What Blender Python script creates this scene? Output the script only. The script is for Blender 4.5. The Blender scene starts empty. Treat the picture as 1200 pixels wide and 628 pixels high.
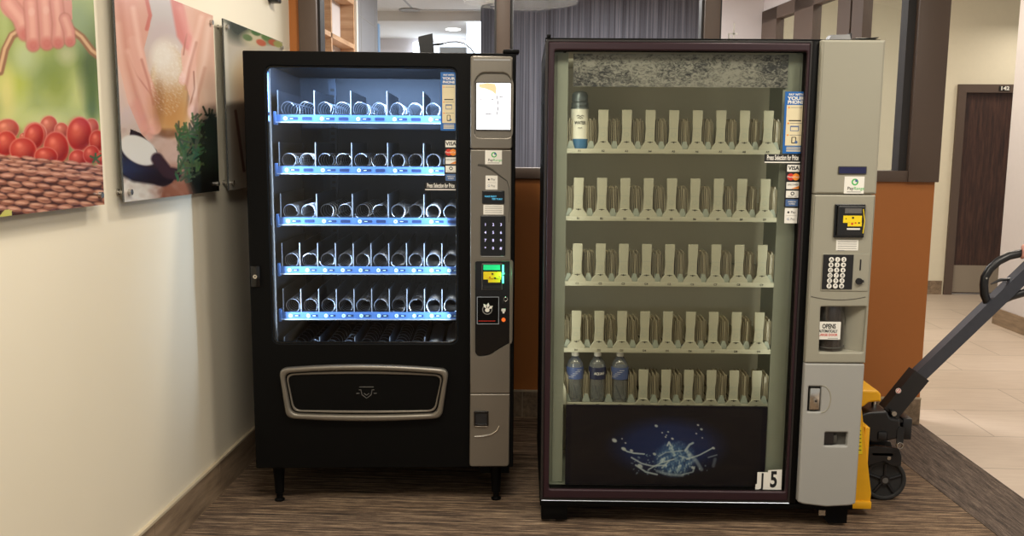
import bpy, bmesh, math, random
import numpy as np
from mathutils import Vector, Matrix
random.seed(4)
PI = math.pi
sc = bpy.context.scene
C = sc.collection

# ------------------------------------------------------------------ camera
FPX = 1028.17
CR = Vector((0.99887381, 0.04692103, 0.00703752))
CU = Vector((-0.01317643, 0.13184111, 0.99118328))
CF = Vector((-0.0455795, 0.99015975, -0.13231088))
CAM = Vector((0, 0, 1.4322))
cd = bpy.data.cameras.new('camera'); cam = bpy.data.objects.new('camera', cd); C.objects.link(cam)
cd.sensor_width = 36; cd.lens = FPX / 1200 * 36; cd.clip_start = .05
cam.matrix_world = Matrix(((CR.x, CU.x, -CF.x, CAM.x), (CR.y, CU.y, -CF.y, CAM.y), (CR.z, CU.z, -CF.z, CAM.z), (0, 0, 0, 1)))
sc.camera = cam

# ------------------------------------------------------------------ exposure, world, lights
sc.view_settings.view_transform = 'Standard'; sc.view_settings.look = 'None'
sc.view_settings.gamma = 1; sc.view_settings.exposure = 0.0; sc.view_settings.use_curve_mapping = False
sc.cycles.use_denoising = True
sc.cycles.max_bounces = 10; sc.cycles.transparent_max_bounces = 24; sc.cycles.sample_clamp_indirect = 4
w = bpy.data.worlds.new('world'); sc.world = w; w.use_nodes = True
w.node_tree.nodes['Background'].inputs[0].default_value = (1.0, .96, .88, 1)
w.node_tree.nodes['Background'].inputs[1].default_value = .47

def lamp(name, loc, power, size=.2, col=(1, .87, .68), aim=None, shape='DISK', size_y=None, spread=180):
    d = bpy.data.lights.new(name, 'AREA'); d.shape = shape; d.size = size; d.energy = power; d.color = col
    if size_y: d.size_y = size_y
    d.spread = math.radians(spread)
    o = bpy.data.objects.new(name, d); C.objects.link(o); o.location = loc
    if aim is not None:
        o.rotation_euler = (Vector(aim) - Vector(loc)).to_track_quat('-Z', 'Y').to_euler()
    return o
WARM = (1, .92, .79)
lamp('ceiling_downlight', (-.45, 3.62, 2.72), 22, .14, WARM)
lamp('ceiling_downlight', (.85, 3.30, 2.72), 6, .2, WARM)
lamp('ceiling_panel_light', (-.3, 1.5, 2.72), 54, 1.0, WARM)
lamp('ceiling_panel_light', (1.7, 2.0, 2.72), 42, .8, WARM)
lamp('corridor_light', (2.9, 5.0, 3.1), 38, .9, (1, .9, .78))
lamp('corridor_light', (2.7, 7.2, 3.1), 40, .7, (1, .9, .74))
lamp('back_room_light', (.1, 6.0, 2.72), 85, 1.2, (1, .96, .92))
lamp('back_room_light', (-2.3, 9.2, 2.55), 30, .5, (.93, .96, 1))
lamp('far_corridor_light', (4.7, 8.5, 2.7), 8, .5, (1, .9, .78))

# ------------------------------------------------------------------ materials
def srgb(c):
    return tuple(((x / 255) / 12.92 if x / 255 <= .04045 else ((x / 255 + .055) / 1.055) ** 2.4) for x in c)
def mat(name, c, rough=.5, metal=0, noise=0, nscale=30, emit=0, ecol=None, bump=0, spec=.5, coat=0, stretch=(1, 1, 1)):
    m = bpy.data.materials.new(name); m.use_nodes = True; nt = m.node_tree; b = nt.nodes['Principled BSDF']
    col = srgb(c) + (1,)
    b.inputs['Base Color'].default_value = col; b.inputs['Roughness'].default_value = rough; b.inputs['Metallic'].default_value = metal
    b.inputs['Specular IOR Level'].default_value = spec
    if coat: b.inputs['Coat Weight'].default_value = coat; b.inputs['Coat Roughness'].default_value = .08
    if emit:
        b.inputs['Emission Color'].default_value = (srgb(ecol or c)) + (1,); b.inputs['Emission Strength'].default_value = emit
    tc = nt.nodes.new('ShaderNodeTexCoord'); mp = nt.nodes.new('ShaderNodeMapping'); nz = nt.nodes.new('ShaderNodeTexNoise')
    mp.inputs['Scale'].default_value = stretch
    nt.links.new(tc.outputs['Object'], mp.inputs[0]); nt.links.new(mp.outputs[0], nz.inputs[0])
    nz.inputs['Scale'].default_value = nscale; nz.inputs['Detail'].default_value = 5
    rp = nt.nodes.new('ShaderNodeMix'); rp.data_type = 'RGBA'
    k = noise if noise else .03
    rp.inputs['A'].default_value = tuple(max(0, x * (1 - k)) for x in col[:3]) + (1,)
    rp.inputs['B'].default_value = tuple(min(1, x * (1 + k)) for x in col[:3]) + (1,)
    nt.links.new(nz.outputs[0], rp.inputs['Factor']); nt.links.new(rp.outputs['Result'], b.inputs['Base Color'])
    if bump:
        bp = nt.nodes.new('ShaderNodeBump'); bp.inputs['Strength'].default_value = bump; bp.inputs['Distance'].default_value = .002
        nt.links.new(nz.outputs[0], bp.inputs['Height']); nt.links.new(bp.outputs[0], b.inputs['Normal'])
    return m
def clear(name, tint=(1, 1, 1), haze=0, hazecol=(120, 125, 100), gloss=1.0, rough=.02, ior=1.45):
    """thin clear sheet: tinted see-through, fresnel reflection, optional dusty film"""
    m = bpy.data.materials.new(name); m.use_nodes = True; nt = m.node_tree; nt.nodes.clear()
    out = nt.nodes.new('ShaderNodeOutputMaterial'); tr = nt.nodes.new('ShaderNodeBsdfTransparent'); tr.inputs[0].default_value = tuple(tint) + (1,)
    gl = nt.nodes.new('ShaderNodeBsdfGlossy'); gl.inputs['Roughness'].default_value = rough
    fr = nt.nodes.new('ShaderNodeFresnel'); fr.inputs[0].default_value = ior
    mu = nt.nodes.new('ShaderNodeMath'); mu.operation = 'MULTIPLY'; mu.inputs[1].default_value = gloss
    nt.links.new(fr.outputs[0], mu.inputs[0])
    last = tr.outputs[0]
    if haze:
        df = nt.nodes.new('ShaderNodeBsdfDiffuse'); df.inputs[0].default_value = srgb(hazecol) + (1,)
        mx = nt.nodes.new('ShaderNodeMixShader'); mx.inputs[0].default_value = haze
        nt.links.new(last, mx.inputs[1]); nt.links.new(df.outputs[0], mx.inputs[2]); last = mx.outputs[0]
    m2 = nt.nodes.new('ShaderNodeMixShader'); nt.links.new(mu.outputs[0], m2.inputs[0]); nt.links.new(last, m2.inputs[1]); nt.links.new(gl.outputs[0], m2.inputs[2])
    nt.links.new(m2.outputs[0], out.inputs[0])
    return m

def streaks(name, lo, mid, hi, scale, stretch, rough=.9, bump=.3, rot=0, fine=300):
    m = bpy.data.materials.new(name); m.use_nodes = True; nt = m.node_tree; b = nt.nodes['Principled BSDF']; N = nt.nodes.new; Lk = nt.links.new
    tc = N('ShaderNodeTexCoord'); mp = N('ShaderNodeMapping'); mp.inputs['Scale'].default_value = stretch; mp.inputs['Rotation'].default_value = (0, 0, rot)
    nz = N('ShaderNodeTexNoise'); nz.inputs['Scale'].default_value = scale; nz.inputs['Detail'].default_value = 6; nz.inputs['Roughness'].default_value = .65
    Lk(tc.outputs['Object'], mp.inputs[0]); Lk(mp.outputs[0], nz.inputs[0])
    r = N('ShaderNodeValToRGB'); e = r.color_ramp.elements; e[0].position = .33; e[0].color = srgb(lo) + (1,); e[1].position = .68; e[1].color = srgb(hi) + (1,)
    q = r.color_ramp.elements.new(.5); q.color = srgb(mid) + (1,)
    if fine and rough > .8 and scale == 5:
        mp3 = N('ShaderNodeMapping'); mp3.inputs['Scale'].default_value = tuple(q * 3.1 for q in stretch); mp3.inputs['Rotation'].default_value = (0, 0, rot); n4 = N('ShaderNodeTexNoise'); n4.inputs['Scale'].default_value = scale; n4.inputs['Detail'].default_value = 8; n4.inputs['Roughness'].default_value = .8
        Lk(tc.outputs['Object'], mp3.inputs[0]); Lk(mp3.outputs[0], n4.inputs[0]); av = N('ShaderNodeMix'); av.inputs['Factor'].default_value = .55; Lk(nz.outputs[0], av.inputs['A']); Lk(n4.outputs[0], av.inputs['B']); Lk(av.outputs['Result'], r.inputs[0]); e[0].position = .42; r.color_ramp.elements[-1].position = .60
    else: Lk(nz.outputs[0], r.inputs[0])
    n2 = N('ShaderNodeTexNoise'); n2.inputs['Scale'].default_value = fine; Lk(tc.outputs['Object'], n2.inputs[0])
    mx = N('ShaderNodeMix'); mx.data_type = 'RGBA'; mx.blend_type = 'OVERLAY'; mx.inputs['Factor'].default_value = .6 if fine else 0
    Lk(r.outputs[0], mx.inputs['A']); Lk(n2.outputs[0], mx.inputs['B']); Lk(mx.outputs['Result'], b.inputs['Base Color'])
    b.inputs['Roughness'].default_value = rough
    bp = N('ShaderNodeBump'); bp.inputs['Strength'].default_value = bump; bp.inputs['Distance'].default_value = .003
    Lk(n2.outputs[0], bp.inputs['Height']); Lk(bp.outputs[0], b.inputs['Normal'])
    return m

M = {}
M['wall'] = mat('beige_wall_paint', (226, 217, 196), .6, noise=.02, nscale=3, bump=.05)
M['cream'] = mat('cream_wall_paint', (232, 224, 200), .7)
M['white_wall'] = mat('white_wall_paint', (216, 210, 210), .7)
M['ceil'] = mat('ceiling_white', (225, 222, 216), .9)
M['orange'] = mat('orange_wall_paint', (178, 108, 48), .55, noise=.03)
M['carpet'] = streaks('brown_striped_carpet', (26, 20, 17), (98, 78, 61), (178, 152, 122), 5, (.6, 15, 1))
M['carpet2'] = streaks('dark_border_carpet', (46, 38, 33), (84, 71, 62), (120, 104, 92), 5, (14, .9, 1), rot=-.06)
M['woodtile'] = streaks('wood_look_tile', (108, 90, 72), (136, 116, 94), (158, 136, 112), 4, (8, 1, 8), .5, .05, fine=0)
M['grout'] = mat('light_grout', (190, 176, 150), .8)
M['frame'] = mat('brown_window_frame', (92, 76, 66), .5)
M['frame_dark'] = mat('dark_window_gasket', (32, 27, 26), .5)
M['kick'] = mat('brushed_kick_plate', (158, 146, 130), .5, .2, stretch=(1, 1, 30))
M['pane'] = clear('window_pane_glass', (.97, .98, .98), 0, gloss=.12)
M['plywood'] = streaks('light_plywood', (176, 138, 104), (198, 160, 124), (212, 178, 144), 3, (1, 1, 9), .6, .05, fine=0)
M['greytile'] = mat('pale_grey_wall_tile', (150, 152, 158), .5, noise=.08, nscale=4)
M['curved'] = streaks('blue_grey_slat_wall', (66, 66, 74), (98, 100, 112), (136, 138, 150), 6, (9, 9, .08), .8, .1, fine=0)
M['bluelight'] = mat('painted_blue_light_edge', (150, 190, 235), .5)  # blue light on the opening's edge, put into the colour
M['day'] = mat('daylit_window', (255, 255, 255), .5, emit=3.5, ecol=(225, 238, 255))
M['lampglow'] = mat('lit_downlight', (255, 255, 255), .5, emit=3)
M['vent'] = mat('vent_grey', (170, 170, 168), .7)
M['doorwood'] = streaks('dark_walnut_door', (42, 26, 22), (66, 42, 34), (88, 58, 46), 5, (7, 7, .6), .45, .05, fine=0)
M['black'] = mat('black_powder_coat', (7, 7, 7), .5, spec=.12, noise=.1, nscale=200, bump=.1)
M['blackgloss'] = mat('black_gloss_plastic', (12, 12, 13), .15)
M['darkin'] = mat('dark_interior_steel', (50, 54, 62), .4, .3)
M['darktray'] = mat('dark_tray_floor', (26, 26, 28), .5)
M['jamb'] = mat('grey_door_jamb', (96, 94, 92), .5)
M['divider'] = mat('galvanised_divider', (66, 72, 82), .3, .8)
M['divedge'] = mat('divider_edge', (190, 200, 212), .35, .6)
M['rail'] = mat('pale_blue_price_rail', (76, 112, 168), .3)
M['railtag'] = mat('dark_blue_tag', (30, 46, 84), .4)
M['tagdot'] = mat('aqua_button', (205, 245, 240), .4)
M['wire'] = mat('steel_coil_wire', (176, 184, 196), .38, .7)
M['silver'] = mat('brushed_silver_panel', (128, 122, 112), .36, .6, noise=.04, nscale=60, stretch=(40, 1, 1))
M['chrome'] = mat('bright_chrome', (215, 212, 205), .2, 1)
M['white'] = mat('white_print', (236, 234, 226), .6)
M['cream_lbl'] = mat('cream_label', (226, 214, 178), .6)
M['blue'] = mat('blue_sticker', (26, 100, 176), .45)
M['ink'] = mat('black_ink', (22, 22, 24), .6)
M['greyink'] = mat('grey_ink', (128, 128, 126), .6)
M['red'] = mat('red_ink', (206, 48, 34), .55)
M['orangeink'] = mat('orange_ink', (238, 140, 40), .55)
M['green'] = mat('green_ink', (70, 180, 90), .55)
M['amex'] = mat('card_blue', (74, 104, 152), .5)
M['yellow'] = mat('yellow_label', (244, 214, 28), .5)
M['glass'] = clear('clear_machine_glass', (.96, .97, .98), 0, gloss=.55)
M['hazeglass'] = clear('hazy_machine_glass', (.95, .95, .91), 0, (176, 178, 150), gloss=.45)
M['screen'] = mat('lit_white_screen', (250, 250, 252), .3, emit=1.6, ecol=(250, 250, 255))
M['scr_orange'] = mat('screen_orange', (250, 190, 150), .3, emit=.7, ecol=(255, 190, 145))
M['scr_grey'] = mat('screen_grey', (90, 90, 100), .3, emit=.12, ecol=(150, 150, 160))
M['lcdtext'] = mat('cyan_display_text', (90, 190, 230), .3, emit=1.1, ecol=(80, 180, 225))
M['keytext'] = mat('violet_backlit_digit', (215, 210, 255), .3, emit=.9, ecol=(205, 200, 255))
M['greenlit'] = mat('green_lit_bar', (30, 190, 120), .3, emit=.7, ecol=(20, 190, 115))
M['greenled'] = mat('green_led', (120, 255, 200), .3, emit=7, ecol=(50, 255, 160))
M['orangeled'] = mat('orange_button', (235, 110, 40), .3, emit=.5, ecol=(240, 110, 40))
M['ledstrip'] = mat('led_strip', (40, 80, 140), .5, emit=.4, ecol=(120, 170, 240))
M['maroon'] = mat('maroon_door_trim', (46, 25, 33), .4, .2)
M['panel'] = mat('warm_grey_panel', (154, 151, 136), .5, noise=.02, nscale=5, bump=.05)
M['panel2'] = mat('cool_grey_panel', (162, 162, 158), .5, noise=.02, nscale=5, bump=.05)
M['seam'] = mat('dark_grey_seam', (70, 68, 62), .8)  # plain dark grey for joints, bezels and cable
M['liner'] = mat('beige_liner', (160, 168, 156), .6)
M['linerback'] = mat('liner_back', (206, 200, 178), .7)
M['ivory'] = mat('ivory_plastic', (180, 178, 158), .5)
M['track'] = mat('dark_track', (60, 58, 46), .6)
M['ribs'] = clear('clear_ribbed_guide', (.86, .86, .80), .75, (206, 196, 168), gloss=1)
M['petclear'] = clear('clear_bottle_plastic', (.90, .93, .95), .20, (200, 205, 205), gloss=2.2, rough=.08)
M['bottlelabel'] = mat('blue_bottle_label', (74, 92, 142), .5)
M['bottledark'] = mat('navy_bottle_label', (26, 36, 70), .5)
M['canwhite'] = mat('white_wrap', (226, 224, 208), .5)
M['canblue'] = mat('teal_blue_wrap', (60, 110, 150), .5)
M['cangrey'] = mat('grey_bottle_top', (120, 128, 128), .35, .6)
M['navyboard'] = mat('navy_board', (9, 11, 30), .6, spec=.15)
M['pjyellow'] = mat('yellow_paint', (240, 176, 24), .45, noise=.08, nscale=25)
M['pjblack'] = mat('black_enamel', (26, 26, 28), .35, noise=.1, nscale=50)
M['pjgrey'] = mat('worn_grey_bar', (64, 66, 74), .3, .3, noise=.15, nscale=40)
M['rubber'] = mat('dark_rubber', (40, 40, 40), .7)
M['skin'] = mat('skin', (196, 140, 124), .5, noise=.05)
M['sleeve'] = mat('dark_sleeve', (40, 42, 52), .9)
M['standoff'] = mat('satin_standoff', (190, 186, 178), .25, .9)
M['acrylic'] = clear('acrylic_edge', (.9, .93, .93), .15, (200, 205, 205))
def attr_mat(name, rough=.25):
    m = bpy.data.materials.new(name); m.use_nodes = True; nt = m.node_tree
    a = nt.nodes.new('ShaderNodeAttribute'); a.attribute_name = 'print'
    nt.links.new(a.outputs['Color'], nt.nodes['Principled BSDF'].inputs['Base Color']); nt.nodes['Principled BSDF'].inputs['Roughness'].default_value = rough; nt.nodes['Principled BSDF'].inputs['Specular IOR Level'].default_value = .25
    return m
M['print'] = attr_mat('printed_photo'); M['print_board'] = attr_mat('printed_board', .45)
# rock-and-foam pattern of the header band
hm = bpy.data.materials.new('header_print'); hm.use_nodes = True; nt = hm.node_tree
tc = nt.nodes.new('ShaderNodeTexCoord'); n1 = nt.nodes.new('ShaderNodeTexNoise'); n1.inputs['Scale'].default_value = 80; n1.inputs['Detail'].default_value = 8; n1.inputs['Roughness'].default_value = .7; n1.inputs['Distortion'].default_value = 1.2
mp = nt.nodes.new('ShaderNodeMapping'); mp.inputs['Scale'].default_value = (.6, 1, 1)
rp = nt.nodes.new('ShaderNodeValToRGB'); rp.color_ramp.elements[0].position = .40; rp.color_ramp.elements[0].color = srgb((44, 46, 52)) + (1,); rp.color_ramp.elements[1].position = .60; rp.color_ramp.elements[1].color = srgb((158, 158, 152)) + (1,)
n3 = nt.nodes.new('ShaderNodeTexNoise'); n3.inputs['Scale'].default_value = 7; mm = nt.nodes.new('ShaderNodeMath'); mm.operation = 'MULTIPLY_ADD'; mm.inputs[1].default_value = .45; 
sb = nt.nodes.new('ShaderNodeMath'); sb.operation = 'SUBTRACT'; sb.inputs[1].default_value = .22
nt.links.new(tc.outputs['Object'], mp.inputs[0]); nt.links.new(mp.outputs[0], n1.inputs[0]); nt.links.new(mp.outputs[0], n3.inputs[0])
nt.links.new(n3.outputs[0], mm.inputs[0]); nt.links.new(n1.outputs[0], mm.inputs[2]); nt.links.new(mm.outputs[0], sb.inputs[0]); nt.links.new(sb.outputs[0], rp.inputs[0])
nt.links.new(rp.outputs[0], nt.nodes['Principled BSDF'].inputs['Base Color']); M['header'] = hm
# corridor tile with joints
tm = bpy.data.materials.new('beige_floor_tile'); tm.use_nodes = True; nt = tm.node_tree
tc = nt.nodes.new('ShaderNodeTexCoord'); mp = nt.nodes.new('ShaderNodeMapping'); bk = nt.nodes.new('ShaderNodeTexBrick'); nz = nt.nodes.new('ShaderNodeTexNoise'); mp2 = nt.nodes.new('ShaderNodeMapping')
mp.inputs['Location'].default_value = (.1, .25, 0)
bk.inputs['Scale'].default_value = 1; bk.inputs['Brick Width'].default_value = .95; bk.inputs['Row Height'].default_value = .47; bk.inputs['Mortar Size'].default_value = .004
bk.inputs['Color1'].default_value = srgb((200, 184, 168)) + (1,); bk.inputs['Color2'].default_value = srgb((192, 176, 160)) + (1,); bk.inputs['Mortar'].default_value = srgb((160, 146, 132)) + (1,)
mp2.inputs['Scale'].default_value = (1, 7, 1); nz.inputs['Scale'].default_value = 5; nz.inputs['Detail'].default_value = 5
mx = nt.nodes.new('ShaderNodeMix'); mx.data_type = 'RGBA'; mx.blend_type = 'OVERLAY'; mx.inputs['Factor'].default_value = .18
nt.links.new(tc.outputs['Object'], mp.inputs[0]); nt.links.new(mp.outputs[0], bk.inputs[0]); nt.links.new(tc.outputs['Object'], mp2.inputs[0]); nt.links.new(mp2.outputs[0], nz.inputs[0])
nt.links.new(bk.outputs[0], mx.inputs['A']); nt.links.new(nz.outputs[0], mx.inputs['B']); nt.links.new(mx.outputs['Result'], nt.nodes['Principled BSDF'].inputs['Base Color'])
nt.nodes['Principled BSDF'].inputs['Roughness'].default_value = .45; M['tile'] = tm

# ------------------------------------------------------------------ helpers
def rounded(pts, r, n=5):
    """fillet every corner of a closed polygon; r is one radius or one per corner"""
    out = []; k = len(pts)
    for i in range(k):
        p = Vector(pts[i]); a = Vector(pts[i - 1]); b = Vector(pts[(i + 1) % k]); rr = r[i] if isinstance(r, (list, tuple)) else r
        if rr <= 0: out.append(tuple(p)); continue
        u = (a - p); v = (b - p); d = min(rr, u.length * .49, v.length * .49); u = u.normalized() * d; v = v.normalized() * d
        for j in range(n + 1):
            t = j / n; q = (p + u) * (1 - t) ** 2 + p * 2 * t * (1 - t) + (p + v) * t * t
            out.append(tuple(q))
    return out
def rect(x0, x1, z0, z1, r=0):
    return rounded([(x0, z0), (x1, z0), (x1, z1), (x0, z1)], r) if r else [(x0, z0), (x1, z0), (x1, z1), (x0, z1)]
def disc(cx, cz, rx, rz=None, n=20):
    rz = rz or rx
    return [(cx + rx * math.cos(2 * PI * i / n), cz + rz * math.sin(2 * PI * i / n)) for i in range(n)]

class MB:
    def __init__(s): s.v = []; s.f = []; s.mi = []; s.mats = []
    def _m(s, m):
        m = M[m] if isinstance(m, str) else m
        if m not in s.mats: s.mats.append(m)
        return s.mats.index(m)
    def add(s, vs, fs, m):
        o = len(s.v); k = s._m(m); s.v += [tuple(v) for v in vs]
        for f in fs: s.f.append(tuple(i + o for i in f)); s.mi.append(k)
        return s
    def bm(s, b, m):
        b.verts.ensure_lookup_table(); b.verts.index_update()
        s.add([v.co[:] for v in b.verts], [[v.index for v in f.verts] for f in b.faces], m); b.free(); return s
    def box(s, x0, x1, y0, y1, z0, z1, m, bev=0):
        if not bev:
            vs = [(x, y, z) for x in (x0, x1) for y in (y0, y1) for z in (z0, z1)]
            return s.add(vs, [(0, 1, 3, 2), (4, 6, 7, 5), (0, 4, 5, 1), (2, 3, 7, 6), (0, 2, 6, 4), (1, 5, 7, 3)], m)
        b = bmesh.new(); bmesh.ops.create_cube(b, size=1)
        for v in b.verts: v.co = ((x0 + x1) / 2 + v.co.x * (x1 - x0), (y0 + y1) / 2 + v.co.y * (y1 - y0), (z0 + z1) / 2 + v.co.z * (z1 - z0))
        bmesh.ops.bevel(b, geom=b.edges[:], offset=bev, segments=2, affect='EDGES', profile=.5)
        return s.bm(b, m)
    def hull(s, pts, m):
        b = bmesh.new()
        for p in pts: b.verts.new(p)
        bmesh.ops.convex_hull(b, input=b.verts[:])
        for v in [v for v in b.verts if not v.link_faces]: b.verts.remove(v)
        return s.bm(b, m)
    def tube(s, pts, r, m, n=8, caps=True, closed=False):
        pts = [Vector(p) for p in pts]; k = len(pts); rs = r if isinstance(r, (list, tuple)) else [r] * k
        vs = []; ref = None
        for i, p in enumerate(pts):
            if closed: t = pts[(i + 1) % k] - pts[i - 1]
            else: t = pts[min(i + 1, k - 1)] - pts[max(i - 1, 0)]
            t.normalize()
            if ref is None: ref = t.orthogonal().normalized()
            ref = (ref - t * ref.dot(t)).normalized(); bi = t.cross(ref)
            for j in range(n):
                a = 2 * PI * j / n; vs.append(p + (ref * math.cos(a) + bi * math.sin(a)) * rs[i])
        fs = []
        for i in range(k if closed else k - 1):
            for j in range(n):
                a = i * n + j; b = i * n + (j + 1) % n; c = ((i + 1) % k) * n + (j + 1) % n; d = ((i + 1) % k) * n + j; fs.append((a, b, c, d))
        if caps and not closed: fs += [tuple(range(n))[::-1], tuple((k - 1) * n + j for j in range(n))]
        return s.add(vs, fs, m)
    def cyl(s, a, b, r, m, n=20, r2=None): return s.tube([a, b], [r, r2 if r2 is not None else r], m, n)
    def lathe(s, prof, c, m, n=24):
        vs = [(c[0] + r * math.cos(2 * PI * j / n), c[1] + r * math.sin(2 * PI * j / n), c[2] + z) for r, z in prof for j in range(n)]
        fs = [(i * n + j, i * n + (j + 1) % n, (i + 1) * n + (j + 1) % n, (i + 1) * n + j) for i in range(len(prof) - 1) for j in range(n)]
        fs += [tuple(range(n))[::-1], tuple((len(prof) - 1) * n + j for j in range(n))]
        return s.add(vs, fs, m)
    def plate(s, loops, y0, y1, m, bev=0):
        """a sheet in the x,z plane from y0 (front) to y1 (back); extra loops are holes"""
        cu = bpy.data.curves.new('t', 'CURVE'); cu.dimensions = '2D'; cu.fill_mode = 'BOTH'
        th = (y1 - y0) / 2; bev = min(bev, th * .95); cu.extrude = th - bev; cu.bevel_depth = bev; cu.bevel_resolution = 2; cu.offset = -bev
        for lp in loops:
            sp = cu.splines.new('POLY'); sp.points.add(len(lp) - 1); sp.use_cyclic_u = True
            for p, q in zip(sp.points, lp): p.co = (q[0], q[1], 0, 1)
        s._curve(cu, Matrix.Translation((0, (y0 + y1) / 2, 0)) @ Matrix.Rotation(PI / 2, 4, 'X'), m); return s
    def _curve(s, cu, mx, m):
        o = bpy.data.objects.new('t', cu); C.objects.link(o); dg = bpy.context.evaluated_depsgraph_get()
        me = bpy.data.meshes.new_from_object(o.evaluated_get(dg))
        s.add([mx @ v.co for v in me.vertices], [tuple(p.vertices) for p in me.polygons], m)
        bpy.data.objects.remove(o); bpy.data.meshes.remove(me); bpy.data.curves.remove(cu)
    def text(s, t, x, z, size, y, m, sx=1, align='CENTER', bold=.0, mx=None):
        cu = bpy.data.curves.new('t', 'FONT'); cu.body = t; cu.size = size; cu.align_x = align; cu.align_y = 'CENTER'; cu.offset = bold * size; cu.extrude = .0002; cu.resolution_u = 3
        base = mx if mx is not None else Matrix.Translation((x, y, z)) @ Matrix.Rotation(PI / 2, 4, 'X')
        s._curve(cu, base @ Matrix.Diagonal((sx, 1, 1, 1)), m); return s
    def build(s, name, parent=None, world=False, loc=None, smooth=35, **props):
        me = bpy.data.meshes.new(name)
        vs = s.v
        if world and parent is not None:
            inv = MW[parent.name].inverted(); vs = [tuple(inv @ Vector(v)) for v in vs]
        elif world and loc is not None: vs = [tuple(Vector(v) - Vector(loc)) for v in vs]
        me.from_pydata(vs, [], s.f)
        for m in s.mats: me.materials.append(m)
        me.polygons.foreach_set('material_index', s.mi)
        b = bmesh.new(); b.from_mesh(me); bmesh.ops.recalc_face_normals(b, faces=b.faces[:]); b.to_mesh(me); b.free()
        me.polygons.foreach_set('use_smooth', [True] * len(me.polygons)); me.set_sharp_from_angle(angle=math.radians(smooth)); me.update()
        o = bpy.data.objects.new(name, me); C.objects.link(o)
        if loc is not None: o.location = loc
        if parent is not None: o.parent = parent; MW[o.name] = MW[parent.name] @ Matrix.Translation(loc or (0, 0, 0))
        for k, v in props.items(): o[k] = v
        return o
MW = {}
def empty(name, loc, rz=0, **props):
    o = bpy.data.objects.new(name, None); C.objects.link(o); o.location = loc; o.rotation_euler = (0, 0, rz); o.empty_display_size = .1
    MW[o.name] = Matrix.Translation(loc) @ Matrix.Rotation(rz, 4, 'Z')
    for k, v in props.items(): o[k] = v
    return o
def struct(mb, name, parent=None, **k):
    if parent is None: k['kind'] = 'structure'
    return mb.build(name, parent, **k)
def copy_to(o, parent, loc):
    c = o.copy(); C.objects.link(c); c.parent = parent; c.location = loc; return c
# where a sight line through a point of the photograph meets a known plane
def sight(u, v): return CF + CR * ((u - 600) / FPX) + CU * ((314 - v) / FPX)
def on_y(u, v, y): d = sight(u, v); return CAM + d * (y / d.y)
def on_x(u, v, x): d = sight(u, v); return CAM + d * (x / d.x)
def on_z(u, v, z): d = sight(u, v); return CAM + d * ((z - CAM.z) / d.z)
LM = dict(x=-1.1766, y=3.332, t=.0785); RM = dict(x=-.033, y=3.2425, t=.0337)
def on_machine(k, u, v, b=0):
    n = Vector((-math.sin(k['t']), math.cos(k['t']), 0)); a = Vector((math.cos(k['t']), math.sin(k['t']), 0)); P = Vector((k['x'], k['y'], 0)) + n * b
    d = sight(u, v); t = (P - CAM).dot(n) / d.dot(n); X = CAM + d * t
    return ((X - P).dot(a), X.z)
def l(u, v, b=0): return on_machine(LM, u, v, b)
def r(u, v, b=0): return on_machine(RM, u, v, b)
def lbox(f, u0, v0, u1, v1, b=0):
    a = f(u0, v0, b); c = f(u1, v1, b); return a[0], c[0], c[1], a[1]

# ------------------------------------------------------------------ painting of the flat prints
class Paint:
    def __init__(s, U, V, base): s.U = U; s.V = V; s.c = np.ones(U.shape + (3,)) * np.array(base, float)
    def mix(s, a, col):
        a = np.clip(a, 0, 1)[..., None]; s.c = s.c * (1 - a) + np.array(col, float) * a
    def ell(s, x, y, rx, ry, col, ang=0, soft=.15, op=1):
        c, n = math.cos(ang), math.sin(ang); X = (s.U - x) * c + (s.V - y) * n; Y = -(s.U - x) * n + (s.V - y) * c
        d = np.sqrt((X / rx) ** 2 + (Y / ry) ** 2); s.mix(op * np.clip((1 - d) / soft + .5, 0, 1), col)
    def ball(s, x, y, rx, ry, col, hi, ang=0, rim=None):
        if rim: s.ell(x, y, rx * 1.07, ry * 1.07, rim, ang, .12)
        s.ell(x, y, rx, ry, col, ang, .12); s.ell(x + rx * .25, y + ry * .35, rx * .75, ry * .62, tuple(q * .72 for q in col), ang, 1.1, .7); s.ell(x - rx * .22, y - ry * .22, rx * .62, ry * .6, hi, ang, 1.3, .85); s.ell(x - rx * .3, y - ry * .42, rx * .22, ry * .2, tuple(min(255, q + 40) for q in hi), ang, 1.2, .6)
    def line(s, pts, w, col, soft=.4, op=1, w1=None):
        d = np.full(s.U.shape, 1e9); k = len(pts) - 1
        for i in range(k):
            (x0, y0), (x1, y1) = pts[i], pts[i + 1]; L = (x1 - x0) ** 2 + (y1 - y0) ** 2 + 1e-9
            t = np.clip(((s.U - x0) * (x1 - x0) + (s.V - y0) * (y1 - y0)) / L, 0, 1)
            ww = w if w1 is None else w + (w1 - w) * (i + t) / k
            d = np.minimum(d, np.hypot(s.U - x0 - t * (x1 - x0), s.V - y0 - t * (y1 - y0)) / ww)
        s.mix(op * np.clip((1 - d) / soft + .5, 0, 1), col)
    def poly(s, pts, col, op=1):
        ins = np.zeros(s.U.shape, bool); k = len(pts)
        for i in range(k):
            (x0, y0), (x1, y1) = pts[i], pts[(i + 1) % k]
            c = ((y0 > s.V) != (y1 > s.V)) & (s.U < (x1 - x0) * (s.V - y0) / (y1 - y0 + 1e-9) + x0); ins ^= c
        s.mix(ins * op, col)
def vnoise(U, V, f, seed=0):
    rs = np.random.RandomState(seed); out = np.zeros(U.shape)
    for k in range(14):
        a = rs.rand() * 2 * PI; q = f * (.5 + rs.rand() * 1.3); out += np.sin(q * (U * math.cos(a) + V * math.sin(a)) + rs.rand() * 6.28)
    return out / 14 * 2.2
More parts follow.
